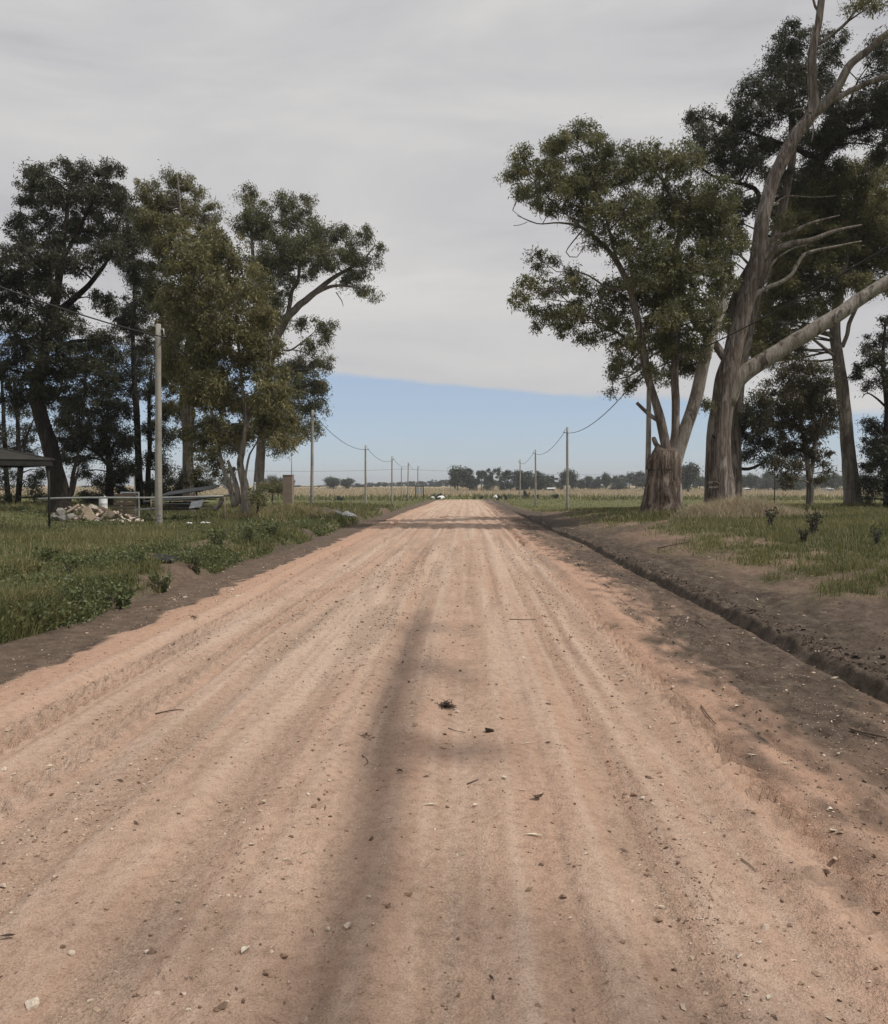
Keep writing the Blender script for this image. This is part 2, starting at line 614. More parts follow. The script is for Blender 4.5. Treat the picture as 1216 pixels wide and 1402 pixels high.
DIRT = mat_dirt()
FIELD = mat_field()
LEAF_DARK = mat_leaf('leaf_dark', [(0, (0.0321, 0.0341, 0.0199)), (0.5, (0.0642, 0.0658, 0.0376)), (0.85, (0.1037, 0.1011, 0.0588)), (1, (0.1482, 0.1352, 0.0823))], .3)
LEAF_GREEN = mat_leaf('leaf_green', [(0, (0.0598, 0.0644, 0.0302)), (0.45, (0.1338, 0.1348, 0.0605)), (0.8, (0.2253, 0.2164, 0.0941)), (1, (0.3168, 0.2666, 0.1429))], .35)
LEAF_OLIVE = mat_leaf('leaf_olive', [(0, (0.0749, 0.0719, 0.0312)), (0.4, (0.1624, 0.1546, 0.0656)), (0.75, (0.2577, 0.2374, 0.1061)), (1, (0.3592, 0.2889, 0.1562))], .35)
LEAF_RUST = mat_leaf('leaf_rust', [(0, (0.0414, 0.0391, 0.0207)), (0.4, (0.0897, 0.0805, 0.0391)), (0.75, (0.1288, 0.1012, 0.0552)), (1, (0.1782, 0.115, 0.069))], .3)
LEAF_FAR = mat_leaf('leaf_far', [(0, (0.0351, 0.0459, 0.0324)), (0.5, (0.0594, 0.0729, 0.0486)), (1, (0.0945, 0.108, 0.0675))], 0)
WEED = mat_leaf('weed_leaf', [(0, (0.0552, 0.0696, 0.0264)), (0.5, (0.126, 0.1536, 0.0576)), (0.85, (0.198, 0.216, 0.0936)), (1, (0.3, 0.276, 0.144))], .3)
GRASS = mat_leaf('grass_blade', [(0, (0.0598, 0.0736, 0.0253)), (0.4, (0.1437, 0.1541, 0.0575)), (0.7, (0.2415, 0.2185, 0.0978)), (0.85, (0.3565, 0.2875, 0.1495)), (1, (0.483, 0.391, 0.2415))], .4, .6)
BARK_BROWN = mat_bark('bark_brown', (.048, .037, .031), (.150, .120, .102), (.300, .265, .238), (.22, .195, .172), (.38, .35, .32), .57)
BARK_PALE = mat_bark('bark_pale', (.15, .128, .108), (.27, .245, .212), (.36, .335, .30), (.060, .048, .040), (.13, .105, .088), .57, .6, 1.1, 3.2)
BARK_DARK = mat_bark('bark_dark', (.016, .013, .011), (.032, .026, .022), (.055, .046, .038), (.055, .045, .038), (.08, .07, .06), .66)  # bark tone lowered further: shade from neighbouring trees is put into the colour
BARK_MID = mat_bark('bark_mid', (.070, .055, .046), (.185, .160, .138), (.330, .30, .268), (.065, .052, .044), (.17, .14, .12), .58, .6)
BARK_STUMP = mat_bark('bark_stump', (.026, .020, .016), (.110, .084, .067), (.255, .205, .168), (.22, .17, .135), (.32, .27, .23), .57, 1.0, 1.2, 5)
CONCRETE = mat_plain('concrete', (.335, .315, .28), .26, 2.2, .9, .2, .25, .01)
def stain_foot(m):
    t = m.node_tree
    b = [n for n in t.nodes if n.type == 'BSDF_PRINCIPLED'][0]
    src = b.inputs['Base Color'].links[0].from_socket
    ob = N(t, 'ShaderNodeTexCoord').outputs['Object']
    z = N(t, 'ShaderNodeSeparateXYZ')
    L(t, ob, z.inputs[0])
    low = N(t, 'ShaderNodeMapRange')
    low.inputs[1].default_value, low.inputs[2].default_value = .75, .25
    L(t, z.outputs[2], low.inputs[0])
    n = noise(t, 9, 4, .6)
    k = RAMP(t, n, [(.50, (0, 0, 0)), (.58, (1, 1, 1))])
    run = RAMP(t, noise(t, 3.2, 4, .6, stretch=(7, 7, .18)), [(.45, (1, 1, 1)), (.65, (.74, .72, .69))])
    c = MIX(t, 1.0, src, run, 'MULTIPLY')
    L(t, MIX(t, M2(t, 'MULTIPLY', M2(t, 'MULTIPLY', k, low.outputs[0]), .8), c, (.07, .065, .06)), b.inputs['Base Color'])


stain_foot(CONCRETE)
CONC_PIL = mat_plain('pillar_render', (.27, .215, .17), .16, 3.5, .95, .1, .35, .012)
WIRE = mat_plain('black_cable', (.03, .03, .03), .1, 4, .6, .3, 0)
STEEL = mat_plain('galvanised_steel', (.38, .39, .40), .15, 4, .5, .5, .1, .004)
PIPE = mat_plain('painted_pipe', (.30, .31, .30), .2, 4, .5, .4, .1, .004)
SHEET = mat_plain('weathered_sheet', (.17, .175, .18), .35, 2, .6, .4, .2, .006, stretch=(1, 6, 1))
WOOD = mat_plain('weathered_wood', (.20, .155, .115), .35, 3, .9, .2, .4, .006, stretch=(1.2, 8, 8))
WOODPALE = mat_plain('raw_wood', (.46, .37, .27), .2, 4, .85, .2, .3, .004, stretch=(1, 8, 8))
WHITE = mat_plain('white_paint', (.62, .62, .60), .12, 5, .6, .4, .1, .004)
PLASTIC = mat_plain('white_plastic', (.72, .72, .73), .1, 12, .45, .5, .3, .01)
BLACKP = mat_plain('black_plastic', (.016, .016, .018), .3, 14, .4, .5, .3, .01)
TARP = mat_plain('dark_board', (.030, .028, .025), .3, 1.5, .8, .2, .2, .01)
ROOFSH = mat_plain('roof_sheet', (.036, .033, .027), .25, 1.5, .8, .2, .2, .01)
TARPIN = mat_plain('canvas_lining', (.13, .12, .095), .2, 1.5, .9, .1, .1, .01)
ROCK = mat_rnd('rubble_mix', [(0, (.17, .16, .15)), (.25, (.32, .30, .275)), (.5, (.44, .34, .28)), (.75, (.52, .42, .36)), (1, (.66, .60, .54))], 10)
GRAVEL = mat_rnd('gravel_mix', [(0, (.15, .10, .072)), (.3, (.29, .195, .137)), (.65, (.42, .30, .22)), (1, (.62, .53, .43))], 60)
LITTER = mat_rnd('litter_mix', [(0, (.07, .045, .03)), (.4, (.24, .17, .11)), (.7, (.42, .35, .25)), (1, (.62, .57, .45))], 40, .7)
TWIG = mat_rnd('twig_mix', [(0, (.045, .034, .027)), (.6, (.15, .115, .085)), (1, (.32, .26, .19))], 20)
STRAW = mat_leaf('straw_blade', [(0, (.24, .19, .115)), (.5, (.40, .33, .22)), (1, (.52, .45, .32))], .3, .7)

# ------------------------------------------------------------------ ground
ys = [-12]
while ys[-1] < 2.0:
    ys.append(ys[-1] + (.5 if ys[-1] < 0 else .12))
while ys[-1] < 175:
    ys.append(ys[-1] * 1.0076)
YS = np.array(ys)


def strip(name, xs, extra=None):
    """xs: function of (u, y) -> x; one sheet of ground along the road"""
    u = xs[0]
    U, Y = np.meshgrid(u, YS)
    X = xs[1](U, Y)
    Z = Hd(X, Y)
    nr, nc = X.shape
    V = np.stack([X, Y, Z], -1).reshape(-1, 3)
    i = np.arange(nr * nc).reshape(nr, nc)
    Q = np.stack([i[:-1, :-1], i[:-1, 1:], i[1:, 1:], i[1:, :-1]], -1).reshape(-1, 4)
    x, y = X.ravel(), Y.ravel()
    at = dirt_attrs(x, y)
    o = link(name, mesh(name, V, [Q], DIRT, at, True))
    o['kind'] = 'structure'
    return o


def green_mask(x, y):
    b, c = bL(y), bR(y)
    pat = fbm(x * .55, y * .4, 300, 4)
    left = sm(-.25, .55, b - x + 1.6 * (pat - .5)) * sm(.36, .50, .6 * pat + .4 * fbm(x * 1.7, y * .9, 314, 3) + .22 * sm(2.0, 5, b - x))
    left = left * (1 - np.exp(-((x + 6.0) / .7) ** 2 - ((y - 19) / 2.5) ** 2) * .9) * (1 - .8 * np.exp(-((x + 7.2) / 1.6) ** 2 - ((y - 44) / 8) ** 2) * sm(.35, .55, pat + .1))
    fine = fbm(x * 2.4, y * 1.3, 313, 4)
    right = sm(1.0, 4.6, x - c + 3.0 * (pat - .5) + 3.2 * (fine - .5)) * sm(.28, .50, .5 * pat + .5 * fine + .3 * sm(3.5, 6.5, x - c))
    right = np.maximum(right, .55 * sm(.62, .74, fine) * sm(.8, 1.8, x - c))
    right = np.maximum(right, sm(2.0, 4.5, x - c) * sm(55, 75, y))
    g = np.where(x < 0, left, right)
    g = np.maximum(g, sm(.8, 3.0, np.maximum(b - x, x - c)) * sm(58, 72, y))
    far = sm(100, 118, y)
    return np.where((x < b) | (x > c), g, far * sm(.45, .55, pat + sm(112, 125, y)))


def dirt_attrs(x, y):
    l, r, b, c = oL(y), oR(y), bL(y), bR(y)
    rag = (fbm(x * 5, y * 3, 320, 4) - .5)
    dk = np.clip(1 - sm(-.05, .06, x - l + .42 * rag) * sm(-.38, .42, r - x + 1.3 * rag + .2 * (fbm(x * 2, y * .4, 322, 3) - .5)), 0, 1)
    bank_tone = fbm(x * .8, y * .5, 325, 4)
    # the open soil of the banks is a paler, redder brown than the wet cut
    pale = np.where(x > c, sm(.25, 2.4, x - c) * (.25 + .55 * sm(.38, .66, bank_tone)) * (1 - .35 * sm(30, 45, y)), 0)
    pale = np.where(x < b, .30 * sm(.45, .6, bank_tone) + .45 * np.exp(-((x + 6.0) / .8) ** 2 - ((y - 19) / 2.5) ** 2), pale)
    pale = np.where((x > b) & (x < l), .12 + .2 * bank_tone, pale)
    pale = np.where((x > r) & (x < c), .10 + .55 * sm(.5, .7, fbm(x * 2.2, y * .5, 328, 4)) + .35 * sm(.5, 0, y - 5.5), pale)
    dk = dk * (1 - np.clip(pale, 0, .95) * .48)
    st = fbm(x * 2.4, y * .10, 330, 4)
    ed = np.maximum(1 - sm(.3, 1.5, x - l), 1 - sm(.1, .75, r - x))
    fine = fbm(x * 15, y * .10, 341, 3)
    red = np.clip(.80 * ed * (1 - sm(60, 100, y)) + .40 * sm(.46, .72, fbm(x * 1.6, y * .16, 333, 4)) + .35 * sm(.5, .7, fine) - .05, 0, 1)
    dust = np.clip(sm(.47, .66, st) * (1 - .75 * ed) + .45 * sm(25, 70, y) * (1 - ed), 0, 1)
    rt = rut_tint(x, y) * (1 - .6 * ed)
    brk = sm(.3, .6, fbm(x * 3, y * .7, 336, 3))
    dust = np.clip(.75 * dust + .5 * sm(.48, .30, fine) * (1 - .6 * ed) + .45 * np.clip(rt, 0, 1) * brk, 0, 1)
    grit = np.clip(np.clip(-rt, 0, 1) * sm(.35, .65, fbm(x * 5, y * 1.1, 338, 3)) + .8 * sm(.55, .75, fbm(x * 3.2, y * .28, 400, 3)), 0, 1) * (dk < .3)
    g = green_mask(x, y)
    return {'grit': grit, 'dark': dk, 'red': red, 'dust': dust, 'green': g * np.where(y > 62, 1, .92)}


strip('dirt_road', (np.linspace(0, 1, 215), lambda u, y: lerp(oL(y), oR(y), u)))
strip('dirt_shoulder', (np.linspace(0, 1, 26), lambda u, y: lerp(bL(y), oL(y), u)))
strip('muddy_shoulder', (np.linspace(0, 1, 60), lambda u, y: lerp(oR(y), bR(y), u)))
strip('grass_verge', (np.linspace(0, 1, 90), lambda u, y: lerp(-45, bL(y), 1 - (1 - u) ** 2.6)))
eb = np.concatenate([np.linspace(0, .09, 16), np.linspace(.10, 1, 64)])
strip('earth_bank', (eb, lambda u, y: bR(y) + u * 3.6))
strip('grass_verge', (np.linspace(0, 1, 70), lambda u, y: lerp(bR(y) + 3.6, 45, u ** 1.8)))

gx = np.concatenate([-np.geomspace(3000, 45, 40), np.linspace(-44, 44, 45), np.geomspace(45, 3000, 40)])
gy = np.concatenate([-np.geomspace(800, 12, 14), np.linspace(-10, 170, 46), np.geomspace(175, 4000, 60)])
X, Y = np.meshgrid(gx, gy)
Z = Hm(X, Y)
ins = (np.abs(X) < 45) & (Y > -12) & (Y < 175)
Z = np.where((np.abs(X) < 43.5) & (Y > -11) & (Y < 172), Z - 1.2, Z - .004 * ins)
Z = Z + 0.25 * (fbm(X * .02, Y * .02, 350, 3) - .5) * sm(175, 260, Y)
nr, nc = X.shape
i = np.arange(nr * nc).reshape(nr, nc)
Q = np.stack([i[:-1, :-1], i[:-1, 1:], i[1:, 1:], i[1:, :-1]], -1).reshape(-1, 4)
straw = sm(205, 235, Y + 60 * (fbm(X * .01, Y * .0 + 2, 352, 3) - .5))
o = link('field', mesh('field', np.stack([X, Y, Z], -1).reshape(-1, 3), [Q], FIELD, {'straw': straw.ravel()}))
o['kind'] = 'structure'


COVK = 1.52
# ------------------------------------------------------------------ foliage helpers
def unit(v):
    return v / (np.linalg.norm(v, axis=-1, keepdims=True) + 1e-9)


def leaf_quads(c, ln, wd, droop, rng, spread=1.0, up=None, tri=False):
    """c (n,3) leaf bases; returns V, Q of diamond leaves hanging from them"""
    n = len(c)
    d = rng.normal(0, 1, (n, 3)) * np.array([spread, spread, .8]) + np.array([0, 0, -droop])
    if up is not None:
        d = d + up
    d = unit(d)
    s = unit(np.cross(d, rng.normal(0, 1, (n, 3))))
    ln = np.broadcast_to(ln, (n,))[:, None] * rng.uniform(.6, 1.3, (n, 1))
    wd = np.broadcast_to(wd, (n,))[:, None] * rng.uniform(.7, 1.3, (n, 1))
    if tri:                              # a small curved leaf seen from afar: one sickle shaped face
        return np.stack([c, c + d * ln * .42 + s * wd, c + d * ln], 1).reshape(-1, 3), np.arange(n * 3).reshape(n, 3)
    V = np.stack([c, c + d * ln * .45 + s * wd * .5, c + d * ln, c + d * ln * .45 - s * wd * .5], 1).reshape(-1, 3)
    Q = np.arange(n * 4).reshape(n, 4)
    return V, Q


def tree(name, label, D, limbs, clusters, leaf_mat, bark='mid', limb_mats=None, cov=3.0, leaf=(.165, .040), droop=.9, group=None,
         seed=1, twig_mat=None, ddep=1.0, lump=.06, tone=.0, sub=1.0, gaps=.0, trunk_n=1, cat='tree', base=None, flare=1.0, flt=0, fill=.4):
    """limbs and clusters are measured on the photograph at the distance the tree stands at"""
    rng = np.random.default_rng(seed)
    k = D / F0
    cov = cov * COVK
    bm = {'mid': BARK_MID, 'brown': BARK_BROWN, 'dark': BARK_DARK, 'pale': BARK_PALE, 'stump': BARK_STUMP}
    L3 = []
    for li, lb in enumerate(limbs):
        pts = []
        for q in lb:
            dD = q[3] if len(q) > 3 else 0
            p = P(q[0], q[1], D + dD)
            pts.append([*p, q[2]])
        pts = np.array(pts)
        if li < trunk_n:
            g = Hm(pts[0, 0], pts[0, 1])
            pts[0, 2] = float(g) - .25
        L3.append(pts)
    b0 = L3[0][0, :3].copy()
    b0[2] = float(Hm(b0[0], b0[1]))
    root = thing(name, b0, label, cat, group)
    dense = []
    for li, pts in enumerate(L3):
        sp = spline(pts, .28)
        n = len(sp)
        wob = np.stack([vn(np.arange(n) * .35, np.full(n, li + 3 * a), 400 + seed) - .5 for a in range(3)], 1)
        sp[:, :3] += wob * sp[:, 3:4] * .55 * np.linspace(0, 1, n)[:, None]
        if li < trunk_n:                    # flare at the foot
            hgt = sp[:, 2] - sp[0, 2]
            sp[:, 3] *= 1 + .45 * flare * np.exp(-hgt / (.9 * max(sp[0, 3], .15)))
        dense.append(sp)
        mb = MB()
        seg = 28 if sp[:, 3].max() > .3 else (12 if sp[:, 3].max() > .12 else 7)
        mb.tube(sp[:, :3], np.maximum(sp[:, 3], .012), seg, lump=lump, seed=seed * 7 + li, flute=(flt or .10) if li < trunk_n else .03)
        mt = bm[(limb_mats or {}).get(li, bark)]
        mb.build('trunk' if li < trunk_n else 'limb', mt, root, b0)
    nodes = np.concatenate(dense)
    # branches and leaves; the gaps between neighbouring clusters are partly closed by looser ones
    more = []
    for i1 in range(len(clusters)):
        for i2 in range(i1):
            a1, a2 = clusters[i1], clusters[i2]
            dd_ = math.hypot(a1[0] - a2[0], a1[1] - a2[1])
            if 18 < dd_ < 1.15 * (a1[2] + a2[2]) and rng.random() < fill * .5:
                more.append(((a1[0] + a2[0]) / 2 + rng.normal(0, 4), (a1[1] + a2[1]) / 2 + rng.normal(0, 4), .55 * min(a1[2], a2[2]), .6 * min(a1[3], a2[3])))
    clusters = list(clusters) + more
    br = MB()
    LV, LQ, LA, nv = [], [], [], 0
    for ci, cl in enumerate(clusters):
        px, py, rx, ry = cl[:4]
        dD = cl[4] if len(cl) > 4 else 0
        R0 = rx * k
        rz = ry * k
        rd = (R0 + rz) * .5 * 1.1 * ddep
        dd = dD + rng.uniform(-1, 1) * ddep * 1.6
        c = P(px, py, D + dd)
        # the branch that carries the cluster
        dv = c - nodes[:, :3]
        dist = np.linalg.norm(dv, axis=1) + np.maximum(0, -(dv[:, 2])) * 1.5
        j = int(np.argmin(dist))
        a, ra = nodes[j, :3], nodes[j, 3]
        dlen = np.linalg.norm(c - a)
        rb = np.clip(min(ra * .7, .018 + dlen * .016), .018, .12)
        mid = (a + c) / 2 + rng.normal(0, .07, 3) * dlen + np.array([0, 0, .06 * dlen])
        if dlen > .4:
            bs = spline(np.array([a, mid, c]), max(.3, dlen / 7))
            br.tube(bs, np.linspace(rb, .014, len(bs)), 5, cap=False)
        # tufts of leaves on twigs inside the cluster
        area = math.pi * rx * ry
        ns = max(3, int(sub * area / 62))
        v = unit(rng.normal(0, 1, (ns, 3))) * (rng.uniform(0.05, 1, (ns, 1)) ** .45)
        sc = c + v * np.array([R0, rd, rz])
        sr = (3.0 + 5.5 * rng.random(ns)) * k            # radius of a tuft
        for q in range(ns):
            if rng.random() < .55:
                m1 = (c + sc[q]) / 2 + rng.normal(0, .1, 3) * R0 + np.array([0, 0, .08 * R0])
                br.tube(np.array([c, m1, sc[q]]), [.016, .011, .006], 3, cap=False)
        nl = max(6, int(cov * area / (leaf[0] * leaf[1] * .5 / (k * k)) / ns))
        cc = np.repeat(sc, nl, 0)
        rr = np.repeat(sr, nl)[:, None]
        cc = cc + rng.normal(0, .66, cc.shape) * rr * np.array([1.05, 1.05, .80])
        cc[:, 2] -= np.abs(rng.normal(0, .45, len(cc))) * rr[:, 0] * droop
        cc[:, 2] += .3 * leaf[0]
        vv, qq = leaf_quads(cc, leaf[0], leaf[1], droop, rng, tri=True)
        tn = np.repeat(rng.uniform(-.24, .24, ns), nl) + rng.uniform(-.1, .1)
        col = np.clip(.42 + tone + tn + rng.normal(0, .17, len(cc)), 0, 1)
        LV.append(vv)
        LQ.append(qq + nv)
        LA.append(np.repeat(col, 3))
        nv += len(vv)
    if br.n:
        br.build('branches', twig_mat or bm[bark], root, b0)['kind'] = 'stuff'
    if LV:
        V = np.concatenate(LV) - b0
        link('crown', mesh('crown', V, [np.concatenate(LQ)], leaf_mat, {'rnd': np.concatenate(LA)}, False), root)
    return root


# ------------------------------------------------------------------ the big trees
# right: the tree that sprouts from a broken stump
tA = tree('eucalyptus_tree', 'eucalyptus with three stems sprouting from a fat broken stump beside a concrete post', 33,
     [[(904, 708, .74), (906, 690, .72), (908, 668, .68), (909, 648, .66), (909, 634, .63), (909, 627, .58)],
      [(924, 703, .38), (922, 680, .34), (923, 645, .29), (929, 618, .26), (939, 585, .25), (949, 555, .25), (958, 520, .245), (967, 485, .23), (978, 450, .19, 1), (990, 415, .15, 1.5), (992, 360, .10, 2), (985, 300, .06, 2)],
      [(917, 632, .19), (913, 615, .19), (908, 592, .185), (902, 565, .17), (894, 540, .15), (888, 520, .15), (883, 490, .15), (874, 440, .14), (862, 395, .13), (845, 358, .11), (822, 332, .08), (796, 311, .055), (766, 305, .035), (735, 306, .022), (708, 295, .012)],
      [(922, 622, .18), (925, 590, .17), (925, 550, .16), (924, 500, .16), (928, 450, .15), (935, 405, .13), (927, 350, .10), (930, 300, .08), (908, 250, .05)],
      [(916, 625, .12), (907, 616, .11), (899, 609, .10), (896, 602, .10), (895, 598, .07)],
      [(904, 577, .10), (897, 573, .09), (888, 566, .08), (872, 551, .065)],
      [(883, 490, .07), (865, 470, .06), (845, 455, .045), (800, 430, .025), (765, 402, .018)],
      [(862, 395, .07), (835, 395, .05), (800, 375, .03), (762, 372, .018)],
      [(800, 312, .03), (775, 345, .02), (790, 352, .018), (800, 335, .014)],
      [(735, 306, .018), (715, 298, .013), (702, 288, .008)],
      [(722, 304, .014), (712, 308, .010), (703, 309, .007)],
      [(845, 358, .06), (830, 300, .05), (815, 250, .035), (795, 200, .02)],
      [(796, 311, .035), (760, 280, .028), (735, 250, .02), (712, 230, .012)],
      [(883, 490, .05), (870, 510, .04), (852, 518, .025), (840, 520, .015)]],
     [(792, 180, 32, 18), (765, 200, 24, 16), (822, 200, 22, 16), (835, 222, 36, 24), (752, 212, 26, 18), (718, 222, 24, 20), (703, 236, 15, 12), (690, 240, 8, 7), (762, 248, 40, 24),
      (735, 264, 34, 16), (708, 262, 16, 9), (800, 258, 42, 30), (850, 252, 42, 30), (900, 232, 44, 24), (882, 208, 32, 17), (938, 218, 30, 20), (852, 298, 50, 30), (905, 298, 48, 36), (765, 282, 30, 12),
      (942, 268, 36, 26), (802, 300, 26, 18), (815, 330, 22, 12), (982, 262, 28, 24), (872, 342, 42, 26), (922, 348, 42, 28), (962, 318, 36, 28), (975, 355, 30, 26), (935, 385, 40, 26),
      (742, 358, 24, 14), (726, 382, 18, 12), (716, 404, 16, 10), (702, 416, 9, 8), (760, 395, 26, 14), (790, 382, 28, 16), (745, 426, 26, 13), (775, 446, 24, 14), (735, 444, 12, 7), (810, 418, 36, 24), (842, 398, 36, 22), (872, 428, 42, 28),
      (832, 452, 32, 20), (800, 462, 18, 10), (852, 486, 26, 18, 5.5), (845, 512, 20, 14, 5.5), (838, 535, 9, 9, 5), (902, 402, 42, 28), (942, 412, 36, 28), (902, 466, 38, 28, 5.5), (935, 458, 32, 26), (866, 528, 18, 14, 5.5), (905, 512, 24, 18, 5.5), (880, 500, 24, 18, 5.5), (948, 500, 18, 22), (960, 555, 12, 12), (866, 365, 14, 10), (990, 288, 26, 20), (1000, 330, 24, 20), (968, 290, 26, 18), (985, 385, 24, 20), (972, 440, 24, 20), (955, 478, 20, 16), (930, 498, 22, 18, 3), (915, 430, 26, 20), (890, 370, 28, 20)],
     LEAF_GREEN, 'brown', {0: 'stump', 1: 'pale', 4: 'mid', 5: 'brown', 3: 'brown', 9: 'mid'}, cov=2.4, seed=3, lump=.10, fill=.5, tone=.03, flare=.9, flt=.26)

# right: the tall one in front with the leaning pale limb
tB = tree('eucalyptus_tree', 'tallest eucalyptus with thick brown trunk and a pale bare limb reaching right', 35,
     [[(985, 700, 0.6), (985, 680, 0.56), (984, 655, 0.52), (983, 630, 0.49), (983, 600, 0.47), (985, 575, 0.455), (989, 545, 0.45), (996, 515, 0.44), (1004, 485, 0.38), (1012, 450, 0.35), (1022, 410, 0.33), (1033, 372, 0.305), (1040, 335, 0.29), (1047, 290, 0.275), (1060, 242, 0.26), (1080, 200, 0.25), (1100, 172, 0.24), (1113, 148, 0.21), (1112, 112, 0.165), (1112, 75, 0.155), (1118, 40, 0.14), (1125, 0, 0.13), (1131, -60, 0.11), (1122, -150, 0.09), (1130, -230, 0.05)],
      [(994, 552, 0.360), (1008, 522, 0.360), (1030, 503, 0.333), (1056, 488, 0.315), (1085, 470, 0.306), (1118, 449, 0.297), (1152, 428, 0.279), (1190, 402, 0.261), (1220, 382, 0.243), (1270, 352, 0.207), (1340, 315, 0.162)],
      [(1108, 160, .20), (1130, 142, .20), (1148, 118, .18), (1158, 98, .17), (1166, 86, .16), (1190, 68, .15), (1218, 44, .14), (1270, 15, .11), (1330, -10, .07)],
      [(1130, 142, .13), (1150, 132, .12), (1175, 120, .11), (1218, 104, .10), (1290, 88, .06)],
      [(1121, 60, .07), (1140, 47, .065), (1160, 30, .06), (1172, 15, .05), (1192, 2, .04), (1220, -15, .025)],
      [(1026, 420, .10), (1036, 402, .10), (1050, 394, .09), (1066, 388, .09), (1083, 377, .08), (1093, 360, .075), (1102, 348, .07), (1120, 342, .06), (1160, 334, .04), (1180, 330, .02)],
      [(1041, 398, .06), (1050, 380, .055), (1056, 364, .05), (1066, 352, .045), (1086, 340, .03), (1105, 335, .02)],
      [(1042, 356, .16), (1060, 342, .14), (1085, 333, .12), (1115, 327, .10), (1145, 316, .07), (1180, 308, .03)],
      [(1044, 338, .12), (1062, 325, .10), (1085, 317, .09), (1112, 305, .06), (1150, 295, .03)],
      [(1009, 464, .12, .2), (1000, 442, .16, .5), (1002, 420, .17, .7), (1011, 393, .16, .7), (1023, 371, .15, .5), (1037, 345, .13, .3)],
      [(992, 490, .17), (974, 465, .16), (958, 450, .14), (944, 432, .12), (932, 414, .11), (925, 385, .10), (922, 355, .07), (928, 320, .04)],
      [(1113, 152, .035), (1112, 165, .035), (1114, 175, .03), (1111, 195, .02)],
      [(1114, 155, .04), (1102, 151, .035), (1092, 149, .025), (1082, 153, .015)],
      [(1120, 15, .05), (1116, 8, .05), (1112, -6, .04), (1100, -30, .02)],
      [(1047, 292, .04), (1070, 272, .035), (1085, 268, .03), (1112, 270, .02), (1145, 268, .012)],
      [(1160, 128, .03), (1125, 118, .03), (1121, 108, .02)],
      [(1173, 14, .025), (1164, 0, .02), (1160, -20, .012)]],
     [(1172, 10, 18, 9), (1200, 3, 20, 10), (1195, -25, 36, 18), (1160, -20, 14, 10), (1240, -40, 40, 25), (1008, 335, 26, 18, 1), (975, 352, 28, 22, 1.5), (988, 402, 26, 26, 1.5), (1000, 440, 16, 18, 1), (970, 425, 20, 18, 1),
      (1076, 306, 26, 12, .5), (1250, 40, 34, 24), (1310, -10, 50, 35), (1128, -140, 55, 30), (1090, -200, 45, 30), (1170, -210, 50, 35), (1290, 340, 40, 30), (1345, 310, 45, 40), (1290, 90, 40, 22), (990, 370, 22, 18, 1)],
     LEAF_OLIVE, 'brown', {1: 'pale', 2: 'mid', 3: 'mid', 5: 'pale', 6: 'pale', 7: 'mid', 9: 'mid', 11: 'pale', 12: 'pale', 4: 'mid', 14: 'mid'}, cov=2.1, seed=5, lump=.06, tone=-.03, flare=.22, flt=.14)

tree('eucalyptus_tree', 'dark crowned eucalyptus close behind the tallest one, with a low bent twig to the right', 39.5,
     [[(1006, 694, .40), (1005, 665, .36), (1005, 635, .34), (1006, 600, .30), (1010, 560, .27), (1016, 500, .25), (1030, 430, .23), (1052, 350, .2), (1075, 270, .18), (1085, 200, .15), (1082, 130, .11), (1080, 70, .06)],
      [(1010, 660, .22), (1000, 630, .18), (1010, 600, .15), (1020, 585, .12), (1030, 570, .06)],
      [(1008, 641, .08), (1025, 642, .075), (1038, 637, .06), (1050, 632, .04)],
      [(1075, 270, .13), (1045, 275, .11), (1033, 258, .10), (1005, 249, .08), (978, 242, .06), (955, 225, .03)],
      [(1085, 200, .13), (1120, 215, .12), (1150, 185, .10), (1160, 150, .07), (1175, 110, .04)],
      [(1085, 200, .09), (1050, 190, .07), (1010, 175, .05), (960, 160, .025)]],
     [(1090, 48, 26, 16), (1074, 72, 30, 22), (1110, 98, 30, 26), (1056, 110, 34, 22), (1026, 130, 24, 17), (1090, 132, 38, 24), (1140, 62, 22, 24), (1045, 160, 38, 18), (1002, 168, 26, 14), (960, 162, 22, 14), (942, 158, 10, 9),
      (968, 194, 36, 18), (1010, 196, 42, 17), (1060, 202, 32, 17), (992, 226, 36, 13), (1035, 226, 28, 13), (960, 216, 18, 11), (1142, 150, 30, 26), (1168, 180, 34, 26), (1192, 142, 26, 36), (1205, 75, 22, 26), (1215, 130, 26, 30), (1206, 202, 25, 22), (1100, 190, 26, 22), (1128, 195, 22, 18), (1240, 170, 30, 40), (1240, 90, 30, 30),
      (1000, 300, 26, 22), (1010, 270, 24, 18), (1080, 250, 30, 22), (1130, 230, 30, 22), (1040, 280, 24, 16), (1012, 585, 16, 22), (1032, 560, 22, 22), (1040, 600, 18, 16), (1030, 622, 18, 10), (1050, 632, 16, 6), (1040, 580, 20, 14), (1060, 130, 20, 12)],
     LEAF_DARK, 'dark', {0: 'brown'}, cov=2.9, seed=7, tone=.04, flare=.5, fill=.7)

